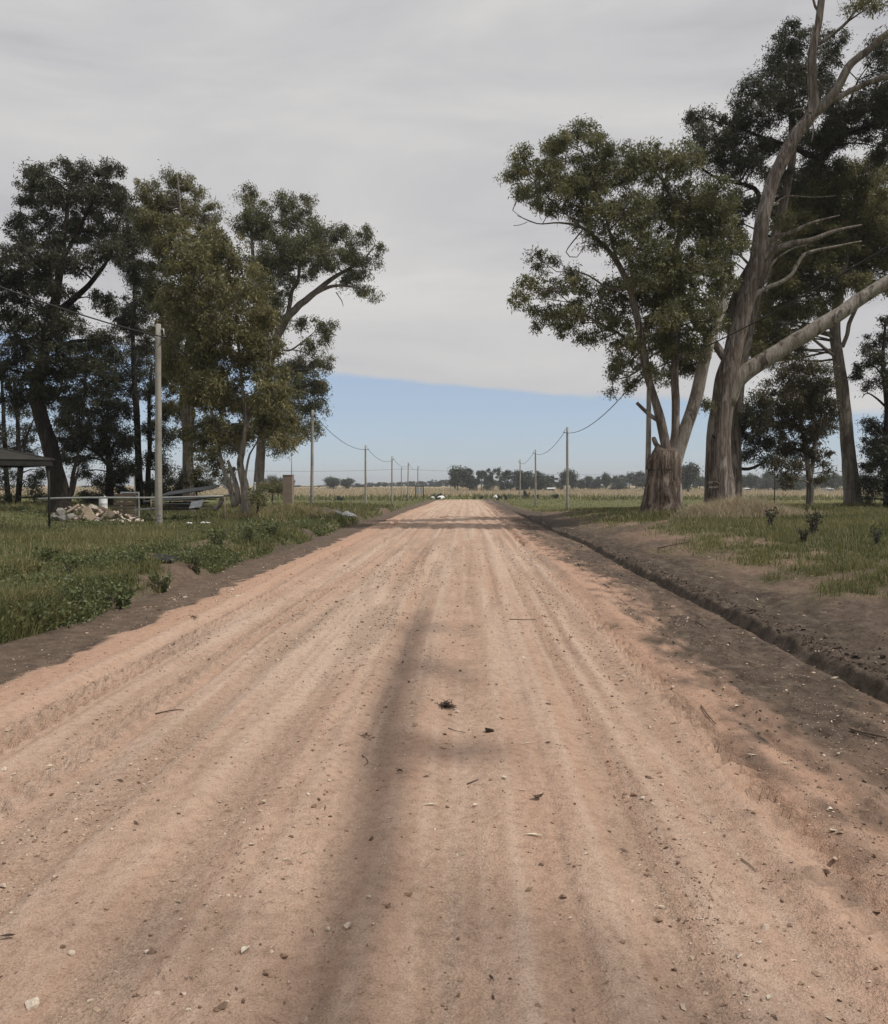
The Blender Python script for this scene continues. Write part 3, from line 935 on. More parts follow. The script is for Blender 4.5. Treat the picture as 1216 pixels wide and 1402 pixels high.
tree('eucalyptus_tree', 'olive eucalyptus on a tall mottled grey trunk forking high, at the right side', 44,
     [[(1168, 692, 0.444), (1166, 665, 0.370), (1163, 635, 0.333), (1160, 600, 0.311), (1156, 560, 0.296), (1152, 520, 0.296), (1147, 485, 0.274), (1143, 455, 0.259), (1145, 425, 0.244), (1150, 392, 0.215), (1158, 350, 0.178), (1168, 300, 0.133), (1175, 250, 0.074)],
      [(1141, 450, 0.118), (1133, 430, 0.111), (1124, 410, 0.096), (1116, 390, 0.081), (1108, 365, 0.052), (1095, 330, 0.030)],
      [(1153, 475, 0.111), (1160, 458, 0.104), (1163, 442, 0.104), (1172, 422, 0.096), (1182, 398, 0.081), (1198, 365, 0.059), (1210, 325, 0.030)],
      [(1158, 350, .14), (1135, 310, .11), (1110, 280, .07), (1095, 260, .04)],
      [(1168, 300, .10), (1195, 270, .08), (1220, 255, .05)]],
     [(1098, 250, 32, 20), (1138, 238, 38, 20), (1180, 234, 38, 20), (1212, 240, 30, 24), (1084, 280, 32, 20), (1130, 278, 44, 28), (1176, 278, 44, 28), (1212, 285, 30, 28), (1090, 308, 38, 18), (1142, 318, 44, 24), (1192, 322, 40, 24), (1120, 350, 38, 22),
      (1160, 358, 38, 22), (1200, 362, 34, 24), (1088, 358, 30, 22), (1100, 390, 24, 18), (1062, 402, 28, 22), (1068, 432, 32, 26), (1098, 428, 24, 22), (1050, 462, 26, 22), (1058, 488, 22, 16), (1090, 462, 20, 18), (1150, 390, 30, 14), (1195, 390, 28, 14), (1245, 300, 40, 38), (1255, 350, 40, 28), (1065, 375, 24, 18), (1052, 335, 24, 16), (1078, 300, 26, 20), (1110, 320, 28, 20), (1072, 345, 26, 20), (1100, 340, 28, 20), (1082, 388, 26, 20), (1046, 425, 24, 20), (1040, 452, 24, 18), (1034, 482, 20, 16), (1120, 300, 34, 24), (1150, 345, 34, 24), (1180, 300, 34, 26), (1205, 330, 30, 28), (1130, 415, 22, 16), (1085, 480, 22, 14)],
     LEAF_OLIVE, 'mid', cov=3.2, seed=9, tone=.02, lump=.06, flare=.45, flt=.14, fill=.7)

tree('small_tree', 'small rusty olive tree with a thin forked trunk between the tall grey trunks', 40,
     [[(1108, 695, .19), (1109, 675, .17), (1109, 655, .15), (1105, 630, .10), (1100, 600, .08), (1096, 560, .06), (1096, 515, .03)],
      [(1109, 655, .12), (1113, 635, .10), (1116, 605, .09), (1124, 570, .06), (1126, 530, .03)]],
     [(1094, 503, 32, 16), (1120, 518, 24, 20), (1074, 530, 28, 24), (1106, 548, 38, 24), (1064, 568, 26, 18), (1090, 590, 34, 20), (1126, 580, 20, 18), (1060, 608, 26, 15), (1100, 618, 28, 15), (1074, 640, 22, 12), (1084, 656, 10, 10), (1136, 556, 13, 22), (1126, 625, 14, 11), (1044, 582, 16, 13), (1120, 658, 7, 8), (1100, 532, 30, 20), (1132, 645, 8, 7), (1050, 545, 14, 14)],
     LEAF_RUST, 'mid', cov=3.0, seed=13, tone=-.02, leaf=(.18, .045), flare=.4)

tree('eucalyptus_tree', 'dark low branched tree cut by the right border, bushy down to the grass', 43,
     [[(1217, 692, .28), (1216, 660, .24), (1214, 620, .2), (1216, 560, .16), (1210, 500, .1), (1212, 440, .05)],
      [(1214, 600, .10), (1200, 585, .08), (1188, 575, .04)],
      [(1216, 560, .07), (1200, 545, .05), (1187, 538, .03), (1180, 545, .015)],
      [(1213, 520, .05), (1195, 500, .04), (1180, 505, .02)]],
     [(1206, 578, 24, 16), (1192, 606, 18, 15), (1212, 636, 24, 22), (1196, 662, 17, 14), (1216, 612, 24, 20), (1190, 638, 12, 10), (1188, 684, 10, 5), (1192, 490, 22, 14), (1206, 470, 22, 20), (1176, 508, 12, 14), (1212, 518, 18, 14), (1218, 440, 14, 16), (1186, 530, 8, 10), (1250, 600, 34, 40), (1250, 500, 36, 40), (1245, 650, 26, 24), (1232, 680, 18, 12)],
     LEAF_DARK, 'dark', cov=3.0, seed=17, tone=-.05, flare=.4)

# left group
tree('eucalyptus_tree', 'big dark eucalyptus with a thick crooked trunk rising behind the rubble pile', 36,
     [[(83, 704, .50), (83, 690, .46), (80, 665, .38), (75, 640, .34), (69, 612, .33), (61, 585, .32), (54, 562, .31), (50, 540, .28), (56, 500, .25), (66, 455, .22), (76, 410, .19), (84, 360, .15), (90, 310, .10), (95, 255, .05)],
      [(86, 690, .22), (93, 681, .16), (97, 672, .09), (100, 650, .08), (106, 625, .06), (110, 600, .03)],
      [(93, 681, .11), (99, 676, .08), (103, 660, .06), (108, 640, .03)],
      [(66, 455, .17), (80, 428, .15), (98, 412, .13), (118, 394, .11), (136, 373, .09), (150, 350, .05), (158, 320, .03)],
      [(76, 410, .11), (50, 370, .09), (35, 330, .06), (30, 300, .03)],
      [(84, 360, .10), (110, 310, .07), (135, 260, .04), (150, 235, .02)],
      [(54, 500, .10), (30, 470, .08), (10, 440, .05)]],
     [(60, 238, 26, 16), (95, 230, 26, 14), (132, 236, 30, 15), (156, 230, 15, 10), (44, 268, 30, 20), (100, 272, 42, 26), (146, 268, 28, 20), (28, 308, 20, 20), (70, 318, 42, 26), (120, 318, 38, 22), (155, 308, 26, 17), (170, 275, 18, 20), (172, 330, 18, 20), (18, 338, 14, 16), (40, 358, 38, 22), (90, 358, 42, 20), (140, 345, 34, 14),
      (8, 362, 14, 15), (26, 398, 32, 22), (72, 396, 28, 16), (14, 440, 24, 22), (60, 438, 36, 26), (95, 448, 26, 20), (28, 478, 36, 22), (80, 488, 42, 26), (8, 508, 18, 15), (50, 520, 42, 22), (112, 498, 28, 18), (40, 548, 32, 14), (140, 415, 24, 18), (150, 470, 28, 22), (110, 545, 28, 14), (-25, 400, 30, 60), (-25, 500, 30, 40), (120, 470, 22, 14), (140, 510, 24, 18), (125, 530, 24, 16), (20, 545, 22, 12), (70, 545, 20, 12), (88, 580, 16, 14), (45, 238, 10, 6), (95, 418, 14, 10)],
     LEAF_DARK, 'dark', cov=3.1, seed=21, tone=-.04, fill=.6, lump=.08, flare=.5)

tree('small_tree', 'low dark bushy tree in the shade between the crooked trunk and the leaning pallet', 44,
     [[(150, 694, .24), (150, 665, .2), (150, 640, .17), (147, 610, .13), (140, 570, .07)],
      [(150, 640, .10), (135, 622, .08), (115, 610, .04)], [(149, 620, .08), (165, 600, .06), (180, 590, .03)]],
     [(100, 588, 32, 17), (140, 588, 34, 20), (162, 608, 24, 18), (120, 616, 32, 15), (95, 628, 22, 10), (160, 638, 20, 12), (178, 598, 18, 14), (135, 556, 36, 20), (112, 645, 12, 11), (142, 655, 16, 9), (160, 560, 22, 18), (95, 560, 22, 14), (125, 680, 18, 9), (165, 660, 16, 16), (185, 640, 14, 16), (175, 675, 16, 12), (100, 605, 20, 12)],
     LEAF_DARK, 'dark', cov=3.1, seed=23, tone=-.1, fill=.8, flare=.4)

tree('slender_tree', 'slender dark tree nearest the left border, seen under the shelter roof', 46,
     [[(14, 702, .16), (10, 665, .13), (7, 620, .12), (5, 570, .1), (2, 510, .06)]],
     [(18, 560, 22, 12), (5, 590, 14, 12), (12, 622, 16, 12), (6, 655, 16, 14), (10, 682, 14, 12), (-15, 600, 20, 30), (-15, 660, 20, 30)], LEAF_DARK, 'dark', cov=1.7, seed=27, tone=-.05, flare=.5)
tree('slender_tree', 'slender dark tree forked at eye height just left of the crooked trunk', 46,
     [[(24, 702, .18), (26, 670, .15), (28, 640, .14), (25, 600, .11), (24, 560, .09), (18, 520, .05)],
      [(27, 655, .10), (32, 630, .09), (36, 600, .07), (48, 570, .03)]],
     [(36, 588, 22, 12), (46, 618, 18, 11), (40, 656, 18, 14), (52, 680, 14, 12), (22, 608, 15, 11), (62, 645, 10, 14), (52, 565, 18, 10)], LEAF_DARK, 'dark', cov=1.7, seed=29, tone=-.05, flare=.5)

tree('eucalyptus_tree', 'dark eucalyptus with twin straight trunks just left of the nearest concrete post', 46,
     [[(192, 694, .24), (190, 650, .2), (189, 610, .18), (187, 565, .17), (184, 520, .15), (182, 470, .12), (184, 410, .09), (182, 350, .05)],
      [(202, 694, .17), (203, 650, .14), (205, 610, .12), (204, 560, .1), (208, 500, .06)]],
     [(188, 326, 22, 18), (184, 366, 22, 20), (196, 415, 24, 24), (202, 466, 28, 24), (180, 500, 26, 20), (178, 290, 22, 18), (200, 300, 22, 20), (168, 345, 20, 18), (205, 380, 22, 22), (180, 440, 22, 20), (192, 535, 24, 16), (165, 520, 18, 14), (225, 520, 20, 24), (222, 560, 18, 20), (205, 585, 16, 14), (210, 620, 14, 20), (225, 640, 14, 16), (150, 540, 20, 14), (168, 432, 14, 14), (230, 600, 14, 16)],
     LEAF_DARK, 'dark', cov=3.0, seed=31, tone=-.06, fill=.9, flare=.4)

tree('eucalyptus_tree', 'tall grey green eucalyptus with a paired straight trunk behind the stacked sheets', 42,
     [[(259, 684, .30), (258, 650, .27), (257, 610, .25), (255, 570, .24), (252, 540, .22), (258, 480, .19), (262, 420, .15), (255, 350, .11), (248, 290, .07), (243, 240, .03)],
      [(258, 625, .16), (262, 590, .15), (263, 550, .14), (268, 500, .11), (278, 430, .08), (285, 350, .05)]],
     [(240, 246, 22, 14), (206, 262, 22, 20), (266, 258, 22, 16), (232, 288, 40, 26), (280, 296, 28, 22), (202, 306, 24, 26), (242, 336, 42, 30), (290, 330, 22, 18), (218, 360, 28, 26), (270, 366, 30, 24), (236, 420, 30, 28), (276, 420, 26, 26), (240, 480, 24, 24), (228, 450, 20, 20), (275, 480, 22, 22), (215, 400, 26, 24), (235, 450, 26, 24), (252, 520, 24, 22), (285, 520, 24, 24), (300, 470, 26, 24), (312, 400, 24, 24), (310, 540, 24, 22), (225, 500, 22, 22), (240, 560, 20, 20), (320, 600, 24, 20), (345, 560, 22, 20), (290, 440, 24, 22), (282, 545, 18, 18), (282, 585, 14, 22), (272, 645, 10, 10)],
     LEAF_OLIVE, 'mid', cov=2.7, seed=33, tone=-.08, fill=.6, flare=.4)

tree('eucalyptus_tree', 'dark green eucalyptus leaning toward the road behind the second concrete post', 64,
     [[(352, 690, 0.384), (355, 650, 0.358), (358, 610, 0.346), (362, 560, 0.333), (367, 515, 0.320), (373, 480, 0.320), (382, 455, 0.307), (392, 435, 0.294), (404, 424, 0.269), (420, 409, 0.230), (438, 395, 0.192), (458, 380, 0.154), (478, 368, 0.115), (498, 355, 0.077), (514, 335, 0.038)],
      [(425, 406, 0.154), (445, 395, 0.141), (460, 391, 0.115), (480, 392, 0.077), (500, 397, 0.038)],
      [(393, 435, 0.179), (397, 415, 0.166), (400, 398, 0.154), (408, 384, 0.141), (411, 350, 0.102), (408, 310, 0.064), (396, 280, 0.038)],
      [(373, 480, 0.224), (358, 440, 0.192), (348, 390, 0.160), (346, 340, 0.128), (343, 290, 0.080), (340, 265, 0.032)],
      [(376, 474, 0.096), (395, 480, 0.080), (412, 470, 0.056), (430, 455, 0.032)],
      [(460, 400, 0.040), (468, 412, 0.032), (470, 420, 0.016)]],
     [(340, 266, 20, 13), (352, 288, 24, 16), (334, 300, 18, 18), (350, 318, 26, 18), (368, 308, 15, 11), (395, 275, 18, 13), (418, 280, 16, 12), (410, 303, 32, 18), (395, 338, 36, 24), (430, 328, 32, 20), (465, 320, 26, 15), (375, 358, 28, 26), (420, 358, 36, 20), (456, 350, 28, 18), (480, 345, 26, 14), (504, 322, 14, 13), (519, 340, 8, 10), (506, 356, 18, 9), (486, 374, 22, 11), (498, 396, 20, 9), (514, 408, 7, 5), (478, 386, 12, 7),
      (414, 440, 17, 8), (440, 446, 18, 10), (450, 464, 11, 8), (425, 470, 17, 10), (436, 490, 18, 11), (404, 500, 28, 17), (448, 500, 8, 7), (390, 520, 34, 22), (420, 530, 26, 20), (436, 522, 13, 16), (400, 560, 28, 22), (430, 556, 17, 15), (414, 590, 17, 15), (386, 590, 24, 15), (374, 430, 22, 22), (368, 400, 28, 24), (350, 470, 22, 22), (434, 584, 8, 15), (360, 555, 26, 24), (350, 360, 22, 20), (384, 612, 18, 10)],
     LEAF_GREEN, 'mid', cov=2.9, seed=37, tone=-.08, droop=1.1, flare=.4, leaf=(.25, .062), ddep=.8)

tree('young_tree', 'young olive tree with pale bent stems in front, between the nearest post and concrete pillar', 33,
     [[(336, 690, .20), (336, 672, .17), (333, 655, .15), (329, 635, .13), (331, 622, .12), (334, 600, .10), (336, 570, .08), (331, 525, .07), (326, 470, .06), (312, 420, .045), (296, 370, .03), (292, 340, .015)],
      [(322, 694, .13), (315, 668, .11), (308, 648, .09), (302, 625, .07), (296, 590, .05), (280, 520, .04), (265, 440, .025)],
      [(331, 622, .09), (322, 612, .08), (312, 600, .06), (300, 560, .04)],
      [(335, 662, .05), (338, 640, .045), (342, 622, .04), (348, 612, .03), (365, 580, .02)],
      [(334, 600, .06), (345, 560, .05), (365, 520, .035), (372, 480, .02)],
      [(326, 690, .12), (325, 672, .11), (321, 655, .09), (312, 630, .06)]],
     [(300, 336, 38, 22), (262, 356, 34, 26), (320, 368, 36, 26), (240, 398, 28, 30), (290, 398, 42, 32), (336, 408, 30, 26), (260, 448, 36, 32), (310, 448, 38, 32), (346, 450, 22, 26), (240, 490, 26, 30), (290, 498, 42, 32), (336, 500, 32, 32), (270, 540, 36, 26), (320, 548, 38, 26), (366, 540, 28, 22), (300, 588, 36, 26), (346, 588, 30, 20), (280, 618, 22, 20), (382, 600, 24, 13), (397, 590, 16, 12), (300, 642, 22, 12), (386, 562, 22, 18), (406, 602, 8, 9), (258, 590, 14, 14), (364, 470, 26, 28), (372, 512, 26, 24), (362, 432, 20, 24), (388, 545, 22, 16), (350, 390, 22, 24), (372, 575, 20, 16), (275, 600, 20, 16)],
     LEAF_OLIVE, 'pale', {2: 'mid', 4: 'mid'}, cov=2.6, seed=41, tone=.04, fill=.4, leaf=(.18, .044), flare=.6, ddep=.9)

# low bushes under the left trees
for j, (px, py, rx, ry, D, lab, sd_) in enumerate([
        (268, 660, 30, 14, 43, 'dark green bush behind the stacked sheets', 51), (232, 668, 18, 14, 44, 'dark green bush just right of the nearest concrete post', 52),
        (352, 682, 12, 9, 33, 'leafy low bush at the foot of the pale bent stems', 53), (205, 665, 12, 14, 45, 'shaded bush just left of the nearest post', 54),
        (128, 684, 16, 9, 46, 'dark shrub behind the white drum', 55), (372, 668, 22, 9, 60, 'rounded dark shrub left of the concrete pillar', 56)]):
    g = GY(px, 690)
    k = D / F0
    tree('bush', lab, D, [[(px, 694, .06), (px + 2, py, .03)]], [(px, py, rx, ry), (px - rx * .4, py + ry * .5, rx * .6, ry * .5), (px + rx * .4, py + ry * .5, rx * .6, ry * .5)], LEAF_GREEN if j in (2, 5) else LEAF_DARK, 'dark', cov=3.6, seed=sd_, tone=.0, droop=.2, cat='bush')

# a roadside tree behind the camera to the right; its long limb shades the road
def shade_tree():
    rng = np.random.default_rng(61)
    bx, by = 9.4, -6.5
    bz = float(Hm(bx, by))
    root = thing('eucalyptus_tree', (bx, by, bz), 'eucalyptus behind the viewpoint stretching a long limb over the roadside', 'tree')
    O = np.array([bx, by, bz])
    tr = spline(np.array([[bx, by, bz - .3, .55], [bx - .3, by + .3, bz + 2.5, .45], [bx - 1.0, by + .8, bz + 5.5, .40], [bx - 1.6, by + 1.5, bz + 8.2, .34], [bx - 1.5, by + 1.2, bz + 13, .25], [bx - 1, by + 1, bz + 19, .1]]), .4)
    mb = MB(); mb.tube(tr[:, :3], tr[:, 3], 18, lump=.06, seed=3, flute=.06); mb.build('trunk', BARK_BROWN, root, O)
    lims = [[(bx - 1.6, by + 1.5, bz + 8.0, .26), (7.0, -3.5, 9.6, .24), (6.02, -.8, 10.3, .12), (6.20, 1.7, 10.7, .105), (6.18, 4.2, 10.9, .105), (6.10, 6.8, 10.8, .095), (6.28, 9.4, 11.1, .05)],
            [(6.15, .9, 10.57, .06), (6.55, 2.2, 11.4, .05), (7.02, 4.0, 12.2, .03)], [(bx - 1.5, by + 1.2, bz + 13, .16), (9.5, -3, bz + 16, .1), (11.5, -2.5, bz + 18, .05)],
            [(bx - 1.6, by + 1.5, bz + 9, .16), (11, -4, bz + 12, .10), (13, -4, bz + 15, .05)]]
    LV, LQ, LA, nv = [], [], [], 0
    for li, l in enumerate(lims):
        sp = spline(np.array(l), .4)
        mb = MB(); mb.tube(sp[:, :3], sp[:, 3], 10, lump=.05, seed=li); mb.build('limb', BARK_MID, root, O)
    for c, r in [((6.75, 3.2, 11.3), .3), ((6.6, 5.5, 11.2), .24), ((6.5, 7.8, 11.2), .22), ((11.5, -2.5, 19), 2.2), ((13, -4, 16), 2), ((8.5, -6, 21), 2.4), ((10, -8, 18.5), 2.0)]:
        ns = int(14 * r * r + 3)
        s = np.array(c) + unit(rng.normal(0, 1, (ns, 3))) * (rng.random((ns, 1)) ** .4) * r
        cc = np.repeat(s, 45, 0) + rng.normal(0, .2, (ns * 45, 3))
        v, q = leaf_quads(cc, .2, .05, .9, rng)
        LV.append(v); LQ.append(q + nv); nv += len(v); LA.append(np.repeat(np.clip(rng.normal(.45, .2, len(cc)), 0, 1), 4))
    link('crown', mesh('crown', np.concatenate(LV) - O, [np.concatenate(LQ)], LEAF_GREEN, {'rnd': np.concatenate(LA)}, False), root)
shade_tree()

# the broken wood on top of the stump
mb = MB()
rng = np.random.default_rng(71)
sx, sy, sz = P(906, 632, 33)
for a in np.linspace(0, 2 * np.pi, 30, endpoint=False):
    r_ = .60 + rng.normal(0, .03)
    h = .04 + .14 * rng.random() + (.20 * rng.random() if 2.0 < a < 4.2 else 0)
    th = rng.uniform(.06, .11)
    c = np.array([sx + math.cos(a) * r_ * .93, sy + math.sin(a) * r_ * .93, sz - .3])
    tg = np.array([-math.sin(a), math.cos(a), 0]) * th
    rd = np.array([math.cos(a), math.sin(a), 0])
    tp = c + np.array([rng.normal(0, .03), rng.normal(0, .03), .3 + h]) - rd * .05
    V = [c - tg + rd * .05, c + tg + rd * .05, c + tg - rd * .12, c - tg - rd * .12, tp - tg * .6 + rd * .02, tp + tg * .5 + rd * .02 + np.array([0, 0, -.06 * rng.random()]), tp + tg * .4 - rd * .05, tp - tg * .4 - rd * .05]
    mb.add(V, quads=[(0, 1, 5, 4), (1, 2, 6, 5), (2, 3, 7, 6), (3, 0, 4, 7), (4, 5, 6, 7)])
mb.build('broken_wood', BARK_STUMP, tA, np.array(tA.location), smooth=False)
# ring scar and knot hole on the big trunk
sc_ = MB()
kx, ky, kz = P(977, 664, 35 - .56)
ang = np.linspace(0, 2 * np.pi, 25)
ring = np.stack([kx + .24 * np.cos(ang), np.full(25, ky) + .05 * np.cos(ang) ** 2, kz + .13 * np.sin(ang)], 1)
sc_.tube(ring, .024 + .008 * np.sin(ang * 3), 6, cap=False)
ring2 = ring.copy(); ring2[:, 0] = kx + (ring[:, 0] - kx) * .72; ring2[:, 2] = kz + (ring[:, 2] - kz) * .6
sc_.tube(ring2, .02, 5, cap=False)
sc_.build('branch_scar', BARK_BROWN, tB, np.array(tB.location))
kh = MB()
hx, hy, hz_ = P(977, 598, 35 - .47)
kh.tube(np.array([[hx - .03, hy, hz_ + .11], [hx, hy - .01, hz_ + .03], [hx + .04, hy, hz_ - .07]]), [.03, .07, .03], 8)
kh.build('knot_hole', BARK_DARK, tB, np.array(tB.location))
# ------------------------------------------------------------------ posts and cables
def post(x, y, H, label, group, side=1, name='concrete_post'):
    z = float(Hm(x, y))
    root = thing(name, (x, y, z), label, 'post', group)
    mb = MB()
    zs = np.linspace(-.4, H, 14)
    pts = np.stack([(.004 + .010 * ((int(y) * 7) % 5 - 2) / 2) * zs + .012 * vn(zs, zs * 0, int(y)) , zs * 0, zs], 1)
    mb.tube(pts, lerp(.132, .088, np.clip(zs / H, 0, 1)), 10)
    mb.build('shaft', CONCRETE, root)
    br = MB()
    br.tube(np.array([[0, 0, H - .18], [.26 * side, -.02, H - .18]]), .018, 6)
    br.tube(np.array([[.26 * side, -.02, H - .16], [.27 * side, -.02, H - .30], [.29 * side, -.02, H - .42]]), .022, 6)
    br.build('bracket', STEEL, root)
    cl = MB()
    cl.tube(np.array([[.21 * side, -.02, H - .44], [.36 * side, -.02, H - .44]]), .035, 8)
    cl.tube(np.array([[.29 * side, -.1, H - .46], [.29 * side, .06, H - .46]]), .03, 8)
    cl.build('clamp', BLACKP, root)
    return np.array([x + .29 * side, y, z + H - .46])


def cable(name, tops, sag, r, label, seg=14):
    mb = MB()
    pts = []
    for a, b, sg in zip(tops[:-1], tops[1:], sag):
        t = np.linspace(0, 1, seg)[:, None]
        p = a + (b - a) * t
        p[:, 2] -= sg * 4 * t[:, 0] * (1 - t[:, 0])
        pts.append(p[:-1])
    pts.append(tops[-1][None])
    pts = np.concatenate(pts)
    mb.tube(pts, r, 5)
    o = mb.build(name, WIRE, None, None)
    return tag(o, label, 'cable', 'overhead cables')


LPY = [(-1.5, -10.8), (29, -10.78), (62, -11.55), (88.5, -10.75), (121, -10.9), (152, -10.8), (181, -10.7)]
LLAB = ['concrete post of the left row standing behind the viewpoint', 'nearest concrete post of the left row, between rubble and stacked sheets', 'second concrete post of the left row, just right of the rendered pillar',
        'third concrete post of the left row, beyond the white plastic heap', 'fourth concrete post of the left row, alone against the field', 'fifth concrete post of the left row, left of the small notice board', 'last concrete post of the left row, in front of the notice board']
tl = [post(x, y, 7.0 if y > 10 else 7.0, LLAB[i], 'concrete posts along the left side of the road') for i, (y, x) in enumerate(LPY)]
cable('cable', tl, [.75, .9, .75, .75, .7, .65], .022, 'sagging black cable strung along the left row of posts')
RPY = [(5.5, 8.9), (36, 7.67), (70, 8.3), (105, 8.5), (145, 9.1)]
RLAB = ['concrete post of the right row standing outside the picture', 'nearest concrete post of the right row, behind the broken stump', 'second concrete post of the right row, at the end of the earth bank',
        'third concrete post of the right row, in the mown grass', 'farthest concrete post of the right row, beside a small bush']
tr_ = [post(x, y, 7.0 if i != 1 else 6.45, RLAB[i], 'concrete posts along the right side of the road', -1) for i, (y, x) in enumerate(RPY)]
cable('cable', tr_, [.55, .8, .8, .7], .022, 'sagging black cable strung along the right row of posts')
x, y = (549.5 - 640) / F0 * 186, 186
far_t = [post(-60, 150, 6.6, 'concrete post of the cross line hidden by the left trees', 'posts of the cable crossing behind', 1), post(x, y, 6.8, 'short looking concrete post between fourth and fifth left posts, carrying the cross cable', 'posts of the cable crossing behind', 1),
         post(70, 230, 6.6, 'concrete post of the cross line hidden by the right trees', 'posts of the cable crossing behind', 1)]
cable('cable', far_t, [.7, .9], .022, 'thin cable crossing behind the road end from left to right')

# ------------------------------------------------------------------ concrete pillar
px0, px1, D = 387.5, 402.5, 40.0
a = P(387.5, 690, D); b_ = P(400.5, 690, D)
w = b_[0] - a[0]
pz = float(Hm((a[0] + b_[0]) / 2, D))
top = P(390, 651, D)[2]
root = thing('meter_pillar', ((a[0] + b_[0]) / 2, D + .2, pz), 'grey brown rendered meter pillar with a thin mast on top', 'pillar')
mb = MB(); mb.box((-w / 2, -.22, -.4), (w / 2, .22, top - pz), ch=.015); mb.build('body', CONC_PIL, root, smooth=False)
mb = MB(); mb.box((-w / 2 - .012, -.235, top - pz), (w / 2 + .012, .235, top - pz + .035)); mb.build('cap', CONC_PIL, root, smooth=False)
mb = MB(); mb.tube(np.array([[w * .32, .05, top - pz - .3], [w * .32, .05, top - pz + 1.25]]), .022, 7); mb.build('mast', STEEL, root)

# thin white marker post under the left trees
g = P(349, 690, 55)
root = thing('marker_post', (g[0], 55, float(Hm(g[0], 55))), 'thin white marker post seen left of the rendered pillar', 'post')
mb = MB(); mb.box((-.055, -.055, -.2), (.055, .055, P(349, 660, 55)[2] - float(Hm(g[0], 55))), ch=.01); mb.build('shaft', WHITE, root, smooth=False)

# ------------------------------------------------------------------ shelter on the left
def shelter():
    D = 25.0
    tip = P(77, 631, D)
    ez = tip[2]
    hd = 2.5
    cx, cy, az = tip[0] - hd, D, ez + .50
    gz = float(Hm(cx, cy))
    root = thing('shelter', (cx, cy, gz), 'dark hipped shelter roof on posts at the left border', 'shelter')
    C = [np.array([hd * math.cos(q), hd * math.sin(q), ez - gz]) for q in (-1.62, -.05, 1.52, 3.09)]
    A = np.array([0, 0, az - gz])
    for i in range(4):
        p, q = C[i], C[(i + 1) % 4]
        mb = MB()
        nrm = np.cross(q - p, A - p); nrm /= np.linalg.norm(nrm)
        if nrm[2] < 0: nrm = -nrm
        th = nrm * .03
        V = [p, q, A, p + th, q + th, A + th]
        mb.add(V, quads=[(0, 1, 4, 3), (1, 2, 5, 4), (2, 0, 3, 5)], tris=[(0, 2, 1), (3, 4, 5)])
        mb.build('roof_panel', ROOFSH, root, smooth=False)
    for i in range(4):
        p, q = C[i], C[(i + 1) % 4]
        mb = MB()
        ins = lambda v: v * np.array([.985, .985, 1])
        p2, q2 = ins(p), ins(q)
        d = np.array([0, 0, -.16])
        nrm = np.cross(q2 - p2, [0, 0, 1.]); nrm /= np.linalg.norm(nrm)
        V = [p2, q2, q2 + d, p2 + d, p2 + nrm * .012, q2 + nrm * .012, q2 + d + nrm * .012, p2 + d + nrm * .012]
        mb.add(V, quads=[(0, 1, 2, 3), (7, 6, 5, 4), (0, 4, 5, 1), (3, 2, 6, 7)])
        mb.build('valance', TARP, root, smooth=False)
        mb = MB(); mb.tube(np.array([p + np.array([0, 0, .02]), A + np.array([0, 0, .03])]), .045, 6); mb.build('hip_cap', TARP, root)
    for i in range(4):
        p = C[i] * np.array([.93, .93, 1]) - np.array([1.1 if i == 2 else 0, 0, 0])
        lx, ly = p[0] + cx, p[1] + cy
        mb = MB(); mb.tube(np.array([[p[0], p[1], float(Hm(lx, ly)) - gz - .2], [p[0], p[1], p[2] + .04]]), .035, 8); mb.build('pole', TARP, root)
shelter()

# ------------------------------------------------------------------ the things lying under the left trees
# a long rail
a, b_ = P(52, 683, 31.5), P(306, 679.5, 31.5)
gm = (a + b_) / 2
root = thing('rail', (gm[0], gm[1], float(Hm(gm[0], gm[1]))), 'long horizontal grey pipe rail passing behind the nearest post', 'rail')
mb = MB(); mb.tube(np.linspace(a, b_, 8) + np.array([[0, 0, .02 * math.sin(k)] for k in range(8)]), .035, 8); mb.build('pipe', PIPE, root, np.array(root.location))
for px in (206, 307):
    q = P(px, 681, 31.55)
    mb = MB(); mb.tube(np.array([[q[0], q[1] + .06, float(Hm(q[0], q[1])) - .2], [q[0], q[1] + .06, q[2] + .03]]), .03, 7); mb.build('leg', WOOD, root, np.array(root.location))

# drum
g = P(141.5, 697, 37); gz = float(Hm(g[0], 37)); tz = P(141, 680, 37)[2]
root = thing('drum', (g[0], 37, gz), 'white plastic drum standing behind the rubble', 'drum')
zs = np.array([-.1, 0, .02, .3, .32, .34, .60, .62, .64, .92, .95, 1.0]) * (tz - gz)
rs = np.array([.16, .17, .172, .172, .18, .172, .172, .18, .172, .172, .165, .14]) * 1.05
mb = MB(); mb.tube(np.stack([zs * 0, zs * 0, zs], 1), rs, 16); mb.build('body', PLASTIC, root)
mb = MB(); mb.tube(np.array([[.08, 0, tz - gz], [.08, 0, tz - gz + .04]]), .03, 8); mb.build('cap', PLASTIC, root)

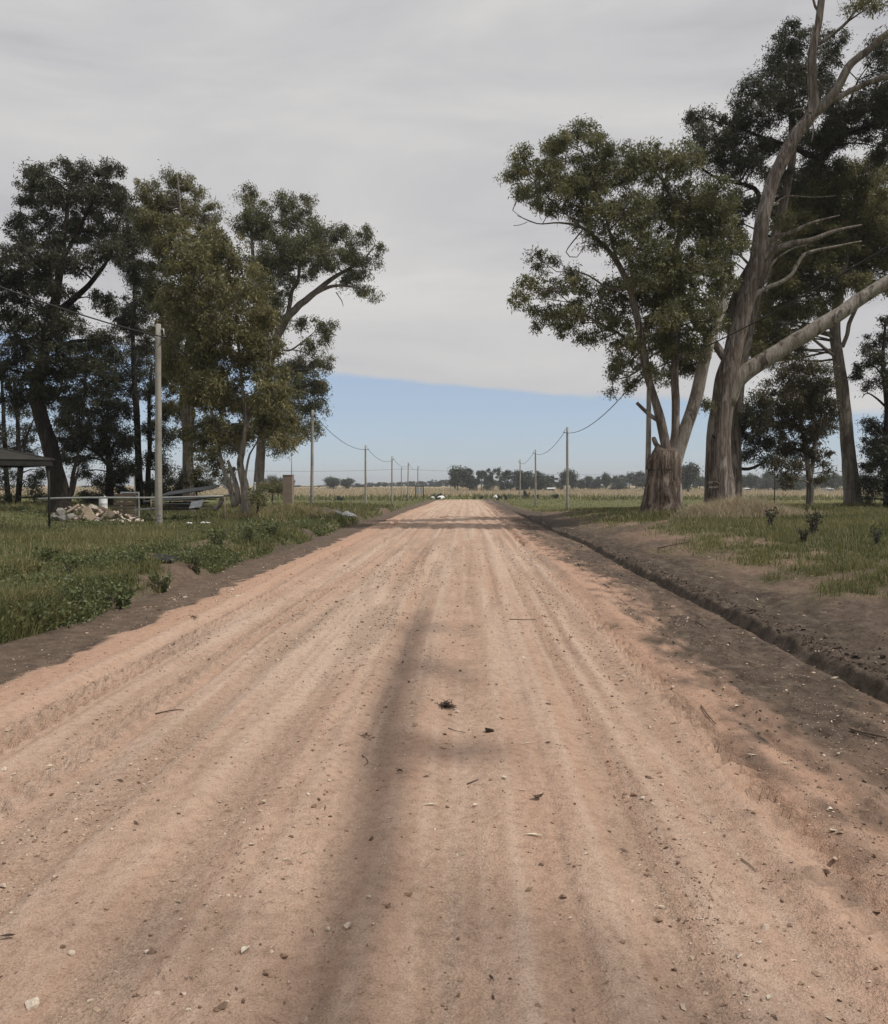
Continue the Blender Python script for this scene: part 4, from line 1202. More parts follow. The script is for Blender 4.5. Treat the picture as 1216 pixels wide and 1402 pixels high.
# pallet leaning
c0 = P(170, 697, 35); gz = float(Hm(c0[0], 35)); hh = P(170, 676, 35)[2] - gz
root = thing('pallet', (c0[0], 35, gz), 'weathered wooden pallet leaning upright left of the nearest post', 'pallet', rz=.06)
wd = 31 * 35 / F0
for k in range(6):
    mb = MB(); z0 = .02 + k * (hh - .1) / 5.3
    mb.box((-wd / 2 + R.normal(0, .01), -.02 + .12 * z0, z0), (wd / 2 + R.normal(0, .01), .005 + .12 * z0, z0 + (hh - .1) / 5.3 - .05), ch=.006); mb.build('slat', WOOD, root, smooth=False)
for k in range(3):
    mb = MB(); xx = (-wd / 2 + .05, 0, wd / 2 - .05)[k]
    mb.add([(xx - .04, .008, 0), (xx + .04, .008, 0), (xx + .04, .10, 0), (xx - .04, .10, 0), (xx - .04, .008 + .12 * hh, hh - .04), (xx + .04, .008 + .12 * hh, hh - .04), (xx + .04, .10 + .12 * hh, hh - .04), (xx - .04, .10 + .12 * hh, hh - .04)],
           quads=[(0, 1, 5, 4), (1, 2, 6, 5), (2, 3, 7, 6), (3, 0, 4, 7), (4, 5, 6, 7)])
    mb.build('stringer', WOOD, root, smooth=False)
# white window frame behind the pallet
D = 35.5
c0 = P(178, 699, D); gz = float(Hm(c0[0], D))
root = thing('window_frame', (c0[0], D, gz), 'empty white window frame standing behind the pallet', 'frame', rz=-.05)
fw, fh = 27 * D / F0, P(178, 673.5, D)[2] - gz
for lo, hi in (((-fw / 2, 0, 0), (-fw / 2 + .06, .05, fh)), ((fw / 2 - .06, 0, 0), (fw / 2, .05, fh)), ((-fw / 2 + .062, 0, fh - .06), (fw / 2 - .062, .05, fh)), ((-fw / 2 + .062, 0, 0), (fw / 2 - .062, .05, .06)), ((-fw / 2 + .062, .005, fh - .2), (fw / 2 - .062, .045, fh - .16))):
    mb = MB(); mb.box(lo, hi, ch=.006); mb.build('frame_bar', WHITE, root, smooth=False)

# stacked sheets and boards
rng = np.random.default_rng(81)
def sheet(name, px0, py0, px1, py1, D, dep, thk, mat, label, tilt=0.0, cor=False, group='stacked sheets and boards', roll=0.0):
    p, q = P(px0, py0, D), P(px1, py1, D)
    ln = np.linalg.norm(q - p)
    ang = math.atan2(q[2] - p[2], q[0] - p[0])
    nx = 60 if cor else 6
    xs = np.linspace(0, ln, 3)
    ysn = np.linspace(0, dep, nx)
    Xs, Ys = np.meshgrid(xs, ysn)
    Zs = (.03 * np.sin(Ys * 2 * np.pi / .15) if cor else 0 * Xs) + Ys * tilt + .03 * (vn(Xs * 1.5, Ys * 1.5, int(px0)) - .5)
    Vt = np.stack([Xs, Ys, Zs + thk], -1).reshape(-1, 3)
    Vb = np.stack([Xs, Ys, Zs], -1).reshape(-1, 3)
    n = 3 * nx
    i = np.arange(n).reshape(nx, 3)
    Qt = np.stack([i[:-1, :-1], i[:-1, 1:], i[1:, 1:], i[1:, :-1]], -1).reshape(-1, 4)
    Qb = Qt[:, ::-1] + n
    ed = []
    for arr in (i[0, :], i[-1, ::-1]):
        for a_, b2 in zip(arr[:-1], arr[1:]): ed.append((b2, a_, a_ + n, b2 + n))
    for arr in (i[:, 0][::-1], i[:, -1]):
        for a_, b2 in zip(arr[:-1], arr[1:]): ed.append((b2, a_, a_ + n, b2 + n))
    o = link(name, mesh(name, np.concatenate([Vt, Vb]), [np.concatenate([Qt, Qb, np.array(ed)])], mat, {}, False), None, tuple(p))
    o.rotation_euler = (roll, -ang, 0)
    return tag(o, label, 'sheet', group)
sheet('metal_sheet', 219, 679, 291, 669.5, 33.6, 1.1, .02, SHEET, 'topmost grey corrugated sheet, tilted up to the right', .12, True)
sheet('metal_sheet', 196, 687.5, 300, 680.5, 33.2, 1.5, .02, SHEET, 'wide grey sheet lying right under the tilted top sheet', .03, True)
for k in range(7):
    yb = 684.5 + k * 1.9
    sheet('board', 216 + rng.uniform(-5, 10), yb + rng.uniform(-1, 1), 278 + rng.uniform(-12, 8), yb + rng.uniform(-1.5, 1), 33.2 + rng.uniform(0, .4), 1.2, .035, [SHEET, WOOD, TARP][k % 3], ('topmost', 'second', 'third', 'fourth', 'fifth', 'sixth', 'lowest')[k] + ' weathered board in the middle of the stack behind the rail')
sheet('board', 183, 699, 216, 697, 33.0, .5, .06, STEEL, 'pale grey plank at the bottom left of the stack, beside the white frame', 0)
sheet('metal_sheet', 259, 697, 276, 694, 32.6, .45, .015, STEEL, 'small bent pale sheet scrap in front of the stack', .6)
sheet('board', 205, 698.5, 262, 698, 33.1, 1.0, .05, TARP, 'lowest dark board of the stack lying on the ground', 0)
# pale old log end and a root by the young tree
mb = MB(); q0, q1, q2 = P(292, 698.5, 32.6), P(300, 692, 32.7), P(304, 683, 32.9)
mb.tube(spline(np.array([q0, q1, q2]), .1), .09, 9, lump=.15, seed=4); tag(mb.build('log', BARK_MID, None), 'pale bent log lying left of the young tree stems', 'log')

# rubble
def rock(rng, size, sq=(1, 1, .75), npt=15):
    """an angular lump: a hull of random points"""
    import bmesh
    bm = bmesh.new()
    p = unit(rng.normal(0, 1, (npt, 3))) * rng.uniform(.75, 1.0, (npt, 1)) * size * np.array(sq)
    for v in p:
        bm.verts.new(v)
    r = bmesh.ops.convex_hull(bm, input=bm.verts[:])
    bmesh.ops.delete(bm, geom=[v for v in bm.verts if not v.link_faces], context='VERTS')
    bm.verts.index_update()
    V = np.array([v.co[:] for v in bm.verts])
    T = np.array([[v.index for v in f.verts] for f in bm.faces])
    bm.free()
    return V, T


rng = np.random.default_rng(91)
big = [(82, 702, 9, .16, 'large pale grey stone on top at the left end of the rubble pile'), (77, 708, 8, .10, 'low grey stone at the far left foot of the rubble pile'), (88, 711, 9, .13, 'dark grey stone in front at the left of the rubble pile'), (96, 707, 7, .18, 'rounded grey stone wedged right of the largest stone'),
       (72, 712, 4, .1, 'smallest grey stone at the left foot of the rubble pile'), (127, 696, 8, .35, 'flat brown slab lying high in the middle of the rubble pile'), (138, 699, 9, .55, 'pale brown slab lying high at the right of the rubble pile'), (152, 704, 7, .7, 'round reddish chunk near the right end of the rubble pile')]
for px, py, r_, cl, lab in big:
    D = 31.0 if py > 700 else 32.0
    p = P(px, py, D)
    V, T = rock(rng, r_ * 1.12 * D / F0, (1, .9, .8))
    o = link('stone', mesh('stone', V, [T], ROCK, {'rnd': np.full(len(V), cl)}, False), None, tuple(p))
    o.rotation_euler = tuple(rng.uniform(-.3, .3, 3)); tag(o, lab, 'stone', 'larger stones of the rubble pile')
tmpl = []
for k in range(6):
    V, T = rock(rng, 1.0, (1, .8, .6))
    tmpl.append([mesh('rubble_chunk', V, [T], ROCK, {'rnd': np.full(len(V), c)}, False) for c in (.3, .5, .62, .78, .92)])
for k in range(110):
    u = rng.random()
    px = lerp(74, 196, u)
    hcap = np.interp(px, [70, 85, 110, 140, 165, 190, 198], [4, 15, 22, 20, 12, 6, 2])
    h = rng.random() ** .8 * hcap
    D = 31.0 + h / 19 * 1.4
    gz = float(Hm((px - 640) / F0 * D, D))
    py_g = 664 + (CAMZ - gz) / D * F0
    p = P(px, py_g - h * .95 - 1, D)
    s_ = (rng.uniform(1.8, 4.2) if u > .15 else rng.uniform(1.6, 2.8)) * D / F0
    o = link('rubble_chunk', tmpl[k % 6][int(rng.integers(0, 5)) if u < .55 else int(rng.integers(2, 5))], None, tuple(p))
    o.scale = (s_ * rng.uniform(.8, 1.6), s_, s_ * rng.uniform(.5, 1))
    o.rotation_euler = tuple(rng.uniform(-.6, .6, 2)) + (rng.uniform(0, 6),)
    tag(o, 'small broken brick or plaster chunk heaped in the rubble pile', 'rubble', 'small chunks of the rubble pile')
# the earth heart of the pile
mb = MB()
for px, hh in ((95, 8), (112, 15), (130, 14), (150, 8), (168, 4)):
    p = P(px, 706, 32.0); gz = float(Hm(p[0], p[1])); V, T = rock(rng, 1.0); mb.add(V * np.array([.55, .5, hh * 32 / F0 * .85]) + np.array([p[0], p[1], gz]), tris=T)
tag(mb.build('rubble_heap', mat_plain('rubble_earth', (.17, .13, .10), .3, 9), None, smooth=False), 'earthy core of the heap of rubble under the left trees', 'rubble', kind='stuff')
def plank(px0, py0, px1, py1, D, w, th, mat, label, dz=0, D1=None, group='loose planks on the rubble pile', name='plank', cat='plank'):
    p, q = P(px0, py0, D), P(px1, py1, D1 or D)
    d = q - p; ln = np.linalg.norm(d); d /= ln
    s = np.cross(d, [0, -1, .35]); s /= np.linalg.norm(s); n = np.cross(d, s)
    M = Matrix(((d[0], s[0], n[0], p[0]), (d[1], s[1], n[1], p[1]), (d[2], s[2], n[2], p[2]), (0, 0, 0, 1)))
    mb = MB(); mb.box((0, -w / 2, -th / 2), (ln, w / 2, th / 2), ch=.006)
    o = mb.build(name, mat, None, smooth=False); o.matrix_world = M
    return tag(o, label, cat, group)
plank(92, 701, 108, 691, 31.4, .09, .05, WOODPALE, 'pale plank poking up at the top left of the rubble pile')
plank(117, 695, 127, 712, 30.9, .30, .05, WOODPALE, 'wide cream board propped in front of the rubble pile')
plank(112, 709, 116.5, 694, 31.0, .08, .05, WOODPALE, 'short reddish stud leaning against the wide cream board')
plank(136, 694, 151, 700, 31.9, .10, .05, WOOD, 'brown plank lying across the rear of the rubble pile')
plank(100, 698, 128, 694.5, 32.3, .12, .05, WOOD, 'dark plank lying flat along the top of the rubble pile')

# ------------------------------------------------------------------ scraps
def crumple(name, p, w, d, h, mat, label, cat, rng, n=16, group=None):
    g = np.linspace(-1, 1, n)
    X, Y = np.meshgrid(g, g)
    r = np.sqrt(X ** 2 + Y ** 2)
    s0 = int(rng.integers(0, 999))
    Z = np.clip(1 - r ** 2, 0, 1) ** .6 * (.35 + 1.1 * fbm(X * 2.2 + 5, Y * 2.2 + 5, s0, 3)) - .03
    X = X * (1 + .5 * (vn(X * 2, Y * 2, s0 + 3) - .5)); Y = Y * (1 + .5 * (vn(X * 2, Y * 2, s0 + 5) - .5))
    keep = (r < 1.0 + .3 * (vn(np.arctan2(Y, X) * 2 + 9, r * 0, s0) - .5))
    i = np.arange(n * n).reshape(n, n)
    Q = np.stack([i[:-1, :-1], i[:-1, 1:], i[1:, 1:], i[1:, :-1]], -1).reshape(-1, 4)
    Q = Q[keep.ravel()[Q].all(1)]
    V = np.stack([X * w / 2, Y * d / 2, Z * h], -1).reshape(-1, 3)
    used = np.unique(Q); mp_ = np.full(n * n, -1); mp_[used] = np.arange(len(used))
    o = link(name, mesh(name, V[used], [mp_[Q]], mat, {}, False), None, tuple(p))
    o.rotation_euler = (0, 0, rng.uniform(-.4, .4))
    return tag(o, label, cat, group)


def onground(px, py, dz=0.0):
    p = GY(px, py)
    return p + np.array([0, 0, dz])


rng = np.random.default_rng(101)
crumple('plastic_bag', onground(226, 768), .62, .5, .13, BLACKP, 'crumpled black plastic lying on the bare soil at the left bank', 'plastic', rng)
crumple('plastic_bag', onground(283, 713), .5, .4, .12, BLACKP, 'dark rag lying in the grass in front of the stacked sheets', 'rag', rng)
crumple('plastic_scrap', onground(282, 721.5, .12), .38, .2, .06, PLASTIC, 'longer white scrap in the grass right of the nearest post', 'scrap', rng)
crumple('plastic_scrap', onground(260, 722.5, .12), .25, .15, .05, PLASTIC, 'shorter white scrap in the grass closer to the nearest post', 'scrap', rng)
p = onground(476, 709.5)
crumple('plastic_sheet', p + np.array([0, 0, .04]), .75, .6, .22, PLASTIC, 'heap of torn white plastic on the verge before the third left post', 'plastic', rng, 20)
D = p[1]
plank(459.5, 699.5, 474, 707.5, D + .1, .10, .07, WHITE, 'white pipe sticking out left of the torn white plastic', group=None, name='pipe', cat='pipe')
plank(505, 720, 516, 716.5, GY(510, 718)[1], .05, .04, WOODPALE, 'thin pale stick at the left road edge by the earth mound', group=None, name='stick', cat='stick')
for px, py, w, lab in ((592.5, 682, .6, 'small white bag left of the road end'), (604, 681.5, 1.3, 'bigger white bag heap at the left corner of the road end'), (678.5, 681, .6, 'white bag at the right corner of the road end')):
    D = 112
    x = P(px, py, D)[0]
    crumple('plastic_bag', (x, D, float(Hm(x, D)) + .0 + max(0, P(px, py + 1, D)[2] - float(Hm(x, D)))), w, .6, .4, PLASTIC, lab, 'bag', rng, 12)

# notice board
D = 176.0
x = P(574.5, 680, D)[0]; gz = float(Hm(x, D)); s = D / F0
root = thing('notice_board', (x, D, gz), 'small dark framed notice board with pale panels near the road end', 'sign')
tz = P(570, 665.5, D)[2] - gz; bz = P(570, 676, D)[2] - gz
for k, xx in enumerate((-5.3, 5.3)):
    mb = MB(); mb.box((xx * s - .09, -.07, -.3), (xx * s + .09, .07, tz)); mb.build('leg', TARP, root, smooth=False)
for k, (x0, x1) in enumerate(((-4.4, -.8), (.6, 4.2))):
    mb = MB(); mb.box((x0 * s, -.03, bz), (x1 * s, .03, tz - .25)); mb.build('panel', mat_plain('grey_panel', (.33, .34, .35), .1, 2), root, smooth=False)
mb = MB(); mb.box((-5.3 * s + .092, -.05, tz - .16), (5.3 * s - .092, .05, tz - .02)); mb.build('rail', TARP, root, smooth=False)

# ------------------------------------------------------------------ things lying on the road
rng = np.random.default_rng(111)
def stone(px, py, wpx, cl, lab, sq=(1, .85, .55), grp='single stones on the road', name='stone', cat='stone', mat=None):
    p = onground(px, py)
    r_ = wpx * p[1] / F0 / 2 * 1.08
    V, T = rock(rng, r_, sq)
    o = link(name, mesh(name, V, [T], mat or GRAVEL, {'rnd': np.full(len(V), cl)}, False), None, (p[0], p[1], p[2] + r_ * sq[2] * .45))
    o.rotation_euler = (rng.uniform(-.2, .2), rng.uniform(-.2, .2), rng.uniform(0, 6))
    return tag(o, lab, cat, grp)
stone(44, 1378, 27, 1.0, 'large pale flat stone in the near left corner of the road', (1, .8, .42))
stone(98, 1308, 12, .95, 'pale greenish pebble above the large pale stone')
stone(367, 1334, 17, .35, 'brown clod on the gravel ridge left of the long shadow')
stone(306, 1380, 18, .12, 'dark brown clod lowest on the gravel ridge')
stone(297, 1383, 13, .15, 'dark clod touching the lowest brown clod')
stone(430, 1105, 10, .12, 'dark pebble left of the upper end of the long shadow')
stone(1048, 1273, 17, .85, 'pale flattish stone right of the middle at the lower right')
stone(1040, 1292, 10, .95, 'white chip just below the pale flattish stone')
stone(948, 1315, 11, .8, 'round pale pebble in the rut at lower right')
stone(966, 1362, 10, .75, 'round pebble lowest in the rut at lower right')
stone(898, 1342, 9, .25, 'brown pebble left of the lower right rut')
stone(1118, 1336, 16, .7, 'tan stone near the right edge at the bottom')
stone(1082, 1270, 9, .2, 'dark pebble right of the pale flattish stone')
stone(930, 1352, 11, .7, 'small tan stone between the two rut pebbles')
stone(1130, 1197, 15, .12, 'dark brown clod on the right tyre ridge')
stone(450, 1273, 11, .95, 'pale pebble inside the long shadow')
stone(670, 1003, 15, .02, 'round dark prickly seed ball in the middle of the road', (1, 1, .75), None, 'seed_ball', 'seed', TWIG)
stone(628, 1364, 9, .12, 'dark clod at the bottom centre of the road', (1, .6, .6))
stone(1032, 1114, 13, .5, 'reddish clod in the right tyre track')
stone(868, 1091, 12, .3, 'brown clod left of the right tyre track')


def curled_leaf(px, py, lpx, ang, cl, lab, wf=.22, curl=.25, name='leaf', cat='leaf', grp='single leaves on the road'):
    p = onground(px, py)
    ln = lpx * p[1] / F0
    n = 9
    t = np.linspace(0, 1, n)
    wv = ln * wf * np.sin(np.pi * np.clip(t, .03, .97)) * .5
    V = []
    for k in range(n):
        z = curl * ln * (2 * (t[k] - .5)) ** 2 * .5 + .004
        x = (t[k] - .5) * ln; bend = .12 * ln * math.sin(t[k] * 3)
        for sgn in (-1, 0, 1):
            V.append((x, bend + sgn * wv[k], z + abs(sgn) * wv[k] * .6 + .003))
    V = np.array(V)
    Q = [(3 * k + j, 3 * k + 3 + j, 3 * k + 4 + j, 3 * k + 1 + j) for k in range(n - 1) for j in (0, 1)]
    o = link(name, mesh(name, V, [np.array(Q)], LITTER, {'rnd': np.full(len(V), cl)}, True), None, tuple(p))
    o.rotation_euler = (0, 0, ang)
    return tag(o, lab, cat, grp)
curled_leaf(737, 1096, 17, .3, .05, 'brown curled leaf standing up right of the centre', .6, .9)
curled_leaf(692, 1067, 11, 1.9, 1, 'small whitish leaf above the brown curled leaf', .5)
curled_leaf(652, 1106, 10, .8, 1, 'small whitish leaf left of the brown curled leaf', .5)
curled_leaf(730, 1147, 27, -.1, 1, 'long slim pale leaf below the brown curled leaf', .16, .05)
curled_leaf(590, 1105, 22, .15, .95, 'slim pale leaf between the shadow and the whitish leaves', .16, .05)
curled_leaf(337, 1305, 20, 1.2, 1, 'cream oval leaf on the gravel ridge left of the shadow', .45, .1)
curled_leaf(244, 1237, 15, -.6, .6, 'greenish curved leaf on the left half of the road', .25, .1)
curled_leaf(10, 1287, 22, .2, 0, 'dark brown bark curl at the left border', .35, .3)
curled_leaf(906, 1245, 12, -.4, .9, 'pale tan leaf in the lower right rut', .4)
curled_leaf(1055, 1371, 18, .8, .9, 'cream bark flake at the bottom right', .35)
curled_leaf(68, 1052, 12, .2, 1, 'whitish flake left beside the outer tyre track', .5)
curled_leaf(1030, 1036, 16, -.4, .95, 'pale slim leaf on the right road edge', .22)
curled_leaf(1075, 1048, 14, -.6, 1, 'cream slim leaf farther right on the road edge', .22)
curled_leaf(1010, 970, 9, .4, 1, 'white flake on the orange right road edge', .5)


def twig(pxs, r, lab, cl=.3, grp='single sticks on the road', name='stick'):
    pts = np.array([onground(a, b, r * .8) for a, b in pxs])
    mb = MB(); mb.tube(spline(pts, .04), np.linspace(r * .5, r * .3, len(spline(pts, .04))), 6, a=cl, lump=.15); return tag(mb.build(name, TWIG, None), lab, 'stick', grp)
twig([(697, 849), (715, 849.4), (734, 849)], .011, 'straight thin stick lying across the road right of the centre', .2)
twig([(213, 979), (228, 976), (242, 974), (252, 974.5)], .010, 'curved thin stick on the left half of the road', .3)
twig([(960, 968), (970, 982), (980, 993)], .012, 'reddish stick on the right road edge', .5)
twig([(614, 998), (625, 1002), (638, 1004)], .006, 'short twig just below the twig heap', .3)
twig([(496, 1036), (504, 1044), (499, 1050)], .006, 'bent thin twig left of the shadow', .4)
twig([(1015, 1179), (1028, 1188), (1036, 1196)], .008, 'short pale stick at the right side of the road', .8)
twig([(640, 1075), (652, 1071), (655, 1069)], .008, 'short brown twig near the road centre', .3)
twig([(1165, 1002), (1190, 1008), (1214, 1014)], .02, 'brown stick at the right border in the mud', .5)
twig([(953, 855), (968, 862)], .02, 'short dark stick on the muddy shoulder', .1)
twig([(901, 752), (925, 748), (945, 744.5)], .035, 'dark fallen branch on the earth bank', .25)


def twig_heap(px, py, wpx, n, lab, cl=.1, seed=1):
    rng = np.random.default_rng(seed)
    p = onground(px, py)
    r_ = wpx * p[1] / F0 / 2
    mb = MB()
    for k in range(n):
        a = rng.uniform(0, 2 * np.pi); l = r_ * rng.uniform(.4, 1.1)
        c = rng.normal(0, .35, 2) * r_
        z = rng.uniform(0, .45) * r_
        d = np.array([math.cos(a), math.sin(a), rng.normal(0, .25)]) * l * .6
        q = np.array([c[0], c[1], z + .01])
        mb.tube(np.array([q - d, q + rng.normal(0, .1, 3) * l, q + d]), r_ * .035, 4, a=float(np.clip(rng.normal(cl, .15), 0, 1)))
    o = mb.build('twig_heap', TWIG, None, loc=tuple(p))
    return tag(o, lab, 'twigs', 'little twig heaps on the road')
twig_heap(613, 970, 26, 42, 'dark heap of twigs in the middle of the road', .02, 1)
twig_heap(547, 1059, 17, 12, 'loose crossed twigs lying in the long shadow', .05, 2)
twig_heap(266, 848, 16, 16, 'flattened rusty twigs on the left road edge', .45, 3)
twig_heap(500, 1011, 18, 14, 'sparse twigs left of the dark twig heap', .3, 4)

# gravel, litter
def scatter_road(n, ylo, yhi, seed):
    rng = np.random.default_rng(seed)
    y = np.exp(rng.uniform(np.log(ylo), np.log(yhi), n))
    x = rng.uniform(-4.6, 3.3, n)
    return x, y, rng
base = [rock(np.random.default_rng(s), 1.0, (1, .8, .55), npt=8) for s in range(10)]
base = [b for b in base]
x, y, rng = scatter_road(110000, 2.2, 24, 121)
den = .22 + 1.3 * sm(.50, .72, fbm(x * 3.2, y * .28, 400, 3)) * sm(.35, .6, fbm(x * 1.5, y * 1.1, 401, 3)) + .9 * np.exp(-((x + 1.0) / .25) ** 2) * vn(x * 4, y * .9, 405) + .8 * np.exp(-((x - 1.35) / .22) ** 2) * vn(x * 4, y * .9, 406) + .5 * np.exp(-((x - .9) / .12) ** 2)
den = den + 1.5 * np.exp(-((x + 1.3) / .7) ** 2 - ((y - 16.5) / 2.0) ** 2)
ok = rng.random(len(x)) < den * .42
x, y = x[ok], y[ok]
sz = np.minimum(np.exp(rng.normal(-5.08, .50, len(x))), .028) * (1 + .35 * sm(4, 14, y) * 2)
z = Hd(x, y)
mb = MB()
for k in range(len(base)):
    m_ = np.arange(len(x)) % len(base) == k
    V0, T0 = base[k]
    n = m_.sum()
    a = rng.uniform(0, 6.28, n)
    ca, sa = np.cos(a)[:, None], np.sin(a)[:, None]
    Vx = (V0[:, 0] * ca - V0[:, 1] * sa) * sz[m_][:, None] + x[m_][:, None]
    Vy = (V0[:, 0] * sa + V0[:, 1] * ca) * sz[m_][:, None] + y[m_][:, None]
    Vz = V0[:, 2] * sz[m_][:, None] + (z[m_] + sz[m_] * .22)[:, None]
    V = np.stack([Vx, Vy, Vz], -1).reshape(-1, 3)
    T = (T0[None] + (np.arange(n) * len(V0))[:, None, None]).reshape(-1, 3)
    mb.add(V, tris=T, a=np.repeat(np.clip(rng.normal(.5, .34, n), 0, 1), len(V0)))
o = mb.build('gravel', GRAVEL, None, smooth=False); tag(o, 'small loose gravel scattered over the dirt road', 'gravel', kind='stuff')
print('gravel', len(x))

rng = np.random.default_rng(131)
n = 5200
y = np.exp(rng.uniform(np.log(2.4), np.log(32), n)); x = rng.uniform(-5.2, 8.0, n)
m_ = (rng.random(n) < (.18 + .5 * np.exp(-((x + 1.0) / .5) ** 2) + 1.2 * (x > oR(y) + .4) * sm(4, 8, y) + 1.4 * np.exp(-((x - bR(y) + .3) / .15) ** 2) + 1.2 * np.exp(-((x - bL(y) - .12) / .12) ** 2)))
x, y = x[m_], y[m_]
z = Hd(x, y)
ln = rng.uniform(.02, .075, len(x)) * (.55 + .45 * sm(2.5, 5, y) + .5 * sm(5, 15, y))
a = rng.uniform(0, 6.28, len(x))
d = np.stack([np.cos(a), np.sin(a), rng.normal(0, .15, len(x))], 1) * ln[:, None]
s = np.stack([-np.sin(a), np.cos(a), rng.normal(0, .5, len(x))], 1) * (ln * rng.uniform(.05, .14, len(x)))[:, None]
c = np.stack([x, y, z + .008], 1)
V = np.stack([c - d * .5, c + s, c + d * .5, c - s], 1).reshape(-1, 3)
o = link('leaf_litter', mesh('leaf_litter', V, [np.arange(len(x) * 4).reshape(-1, 4)], LITTER, {'rnd': np.repeat(np.clip(rng.normal(.45, .25, len(x)), 0, 1), 4)}, False))
tag(o, 'scattered dry leaves and bark flakes on road and shoulders', 'litter', kind='stuff')
# clods on the muddy shoulder and at the lip of the cut
rng = np.random.default_rng(141)
n = 10500
y = np.exp(rng.uniform(np.log(4.2), np.log(42), n))
u = rng.random(n)
x = np.where(u < .30, lerp(oR(y) - .1, bR(y), rng.random(n)), np.where(u < .55, bR(y) + .12 + np.abs(rng.normal(0, .16, n)), bR(y) + .3 + rng.random(n) * 3.2))
x = np.where((u > .90), bL(y) + rng.normal(0, .16, n), x)
x = np.where((u > .955), oL(y) + rng.normal(-.04, .07, n), x)
sz = np.exp(rng.normal(-4.5, .5, n)) * np.where((u > .30) & (u < .55), 1.25, .62)
sz = np.minimum(sz, .05)
z = Hd(x, y)
mb = MB()
for k in range(len(base)):
    m_ = np.arange(n) % len(base) == k
    V0, T0 = base[k]
    q = m_.sum()
    a = rng.uniform(0, 6.28, q); ca, sa = np.cos(a)[:, None], np.sin(a)[:, None]
    V = np.stack([(V0[:, 0] * ca - V0[:, 1] * sa) * sz[m_][:, None] + x[m_][:, None], (V0[:, 0] * sa + V0[:, 1] * ca) * sz[m_][:, None] + y[m_][:, None], V0[:, 2] * 1.3 * sz[m_][:, None] + (z[m_] + sz[m_] * .2)[:, None]], -1).reshape(-1, 3)
    mb.add(V, tris=(T0[None] + (np.arange(q) * len(V0))[:, None, None]).reshape(-1, 3), a=np.repeat(np.clip(rng.normal(.4, .25, q), 0, 1), len(V0)))
o = mb.build('soil_clods', mat_rnd('soil_clod', [(0, (.060, .046, .036)), (.6, (.105, .080, .062)), (1, (.19, .145, .11))], 40), None, smooth=False)
tag(o, 'crumbled dark soil clods along the cut bank and shoulder', 'soil', kind='stuff')

# ------------------------------------------------------------------ grass and weeds
def blades(name, x, y, h, w, lean, rnd, mat, label, rng, bend=True, cat='grass', dz=-.02):
    n = len(x)
    z = Hd(x, y) + dz
    a = rng.uniform(0, 6.28, n)
    s = np.stack([np.cos(a), np.sin(a), np.zeros(n)], 1) * (w * .5)[:, None]
    b = rng.uniform(0, 6.28, n)
    ld = np.stack([np.cos(b), np.sin(b), np.zeros(n)], 1) * (h * lean)[:, None]
    c = np.stack([x, y, z], 1)
    up = np.zeros((n, 3)); up[:, 2] = h
    if bend:
        m_ = c + up * .6 + ld * .35
        t = c + up * (1 - .25 * lean)[:, None] + ld
        V = np.stack([c - s, c + s, m_ + s * .7, m_ - s * .7, t], 1).reshape(-1, 3)
        i = np.arange(n)[:, None] * 5
        Q = i + np.array([[0, 1, 2, 3]]); T = i + np.array([[3, 2, 4]])
        F = [Q, T]; r = np.repeat(rnd, 5)
    else:
        V = np.stack([c - s, c + s, c + up + ld], 1).reshape(-1, 3)
        F = [np.arange(n * 3).reshape(n, 3)]; r = np.repeat(rnd, 3)
    o = link(name, mesh(name, V, F, mat, {'rnd': r}, False))
    return tag(o, label, cat, kind='stuff')


def grass_patch(n, xf, ylo, yhi, seed, h0, h1, label, tone, mat=GRASS, bend=True):
    rng = np.random.default_rng(seed)
    y = np.exp(rng.uniform(np.log(ylo), np.log(yhi), n))
    x = xf(rng.random(n), y)
    g = green_mask(x, y)
    pat = fbm(x * .8, y * .6, 500 + seed, 3)
    ok = rng.random(n) < np.clip((g - .15) * 1.3, 0, 1) * (.35 + 1.1 * pat)
    # thin and short under the trees and on the trodden ground
    x, y, pat = x[ok], y[ok], pat[ok]
    n = len(x)
    h = rng.uniform(h0, h1, n) * (.45 + 1.1 * pat) * (1 - .6 * (x < 0) * sm(25, 27, y) * sm(40, 36, y) * sm(-9.5, -10.8, x))
    w = np.maximum(.008, y * .00075) * rng.uniform(.7, 1.4, n)
    rnd = np.clip(rng.normal(tone, .2, n) + .5 * (pat - .5) + .35 * (fbm(x * .25, y * .2, 520, 2) - .5), 0, 1)
    for nm, q, bd in ((label, y < 19, True), (label + ', farther off', y >= 19, False)) if bend else ((label, y > 0, False),):
        m_ = q.sum()
        blades('grass', x[q], y[q], h[q], w[q] * (1 if bd else 1.25), np.abs(rng.normal(.45, .25, m_)), rnd[q], mat, nm, rng, bd)
    print('grass', n)

grass_patch(190000, lambda u, y: bL(y) + .1 - u ** 1.25 * (np.maximum(.60 * y - 4.5, 1.5)), 6.5, 62, 1, .09, .30, 'lush grass covering the left verge', .40)
grass_patch(190000, lambda u, y: bR(y) + 1.0 + u * (np.maximum(.60 * y - 4, 2)), 8.5, 62, 2, .06, .20, 'short grass covering the right verge', .40)
grass_patch(45000, lambda u, y: bL(y) - .2 - u * (.62 * y), 58, 172, 3, .06, .16, 'mown grass left of the far road', .50, bend=False)
grass_patch(45000, lambda u, y: bR(y) + .6 + u * (.62 * y), 58, 172, 4, .06, .15, 'mown grass right of the far road', .50, bend=False)


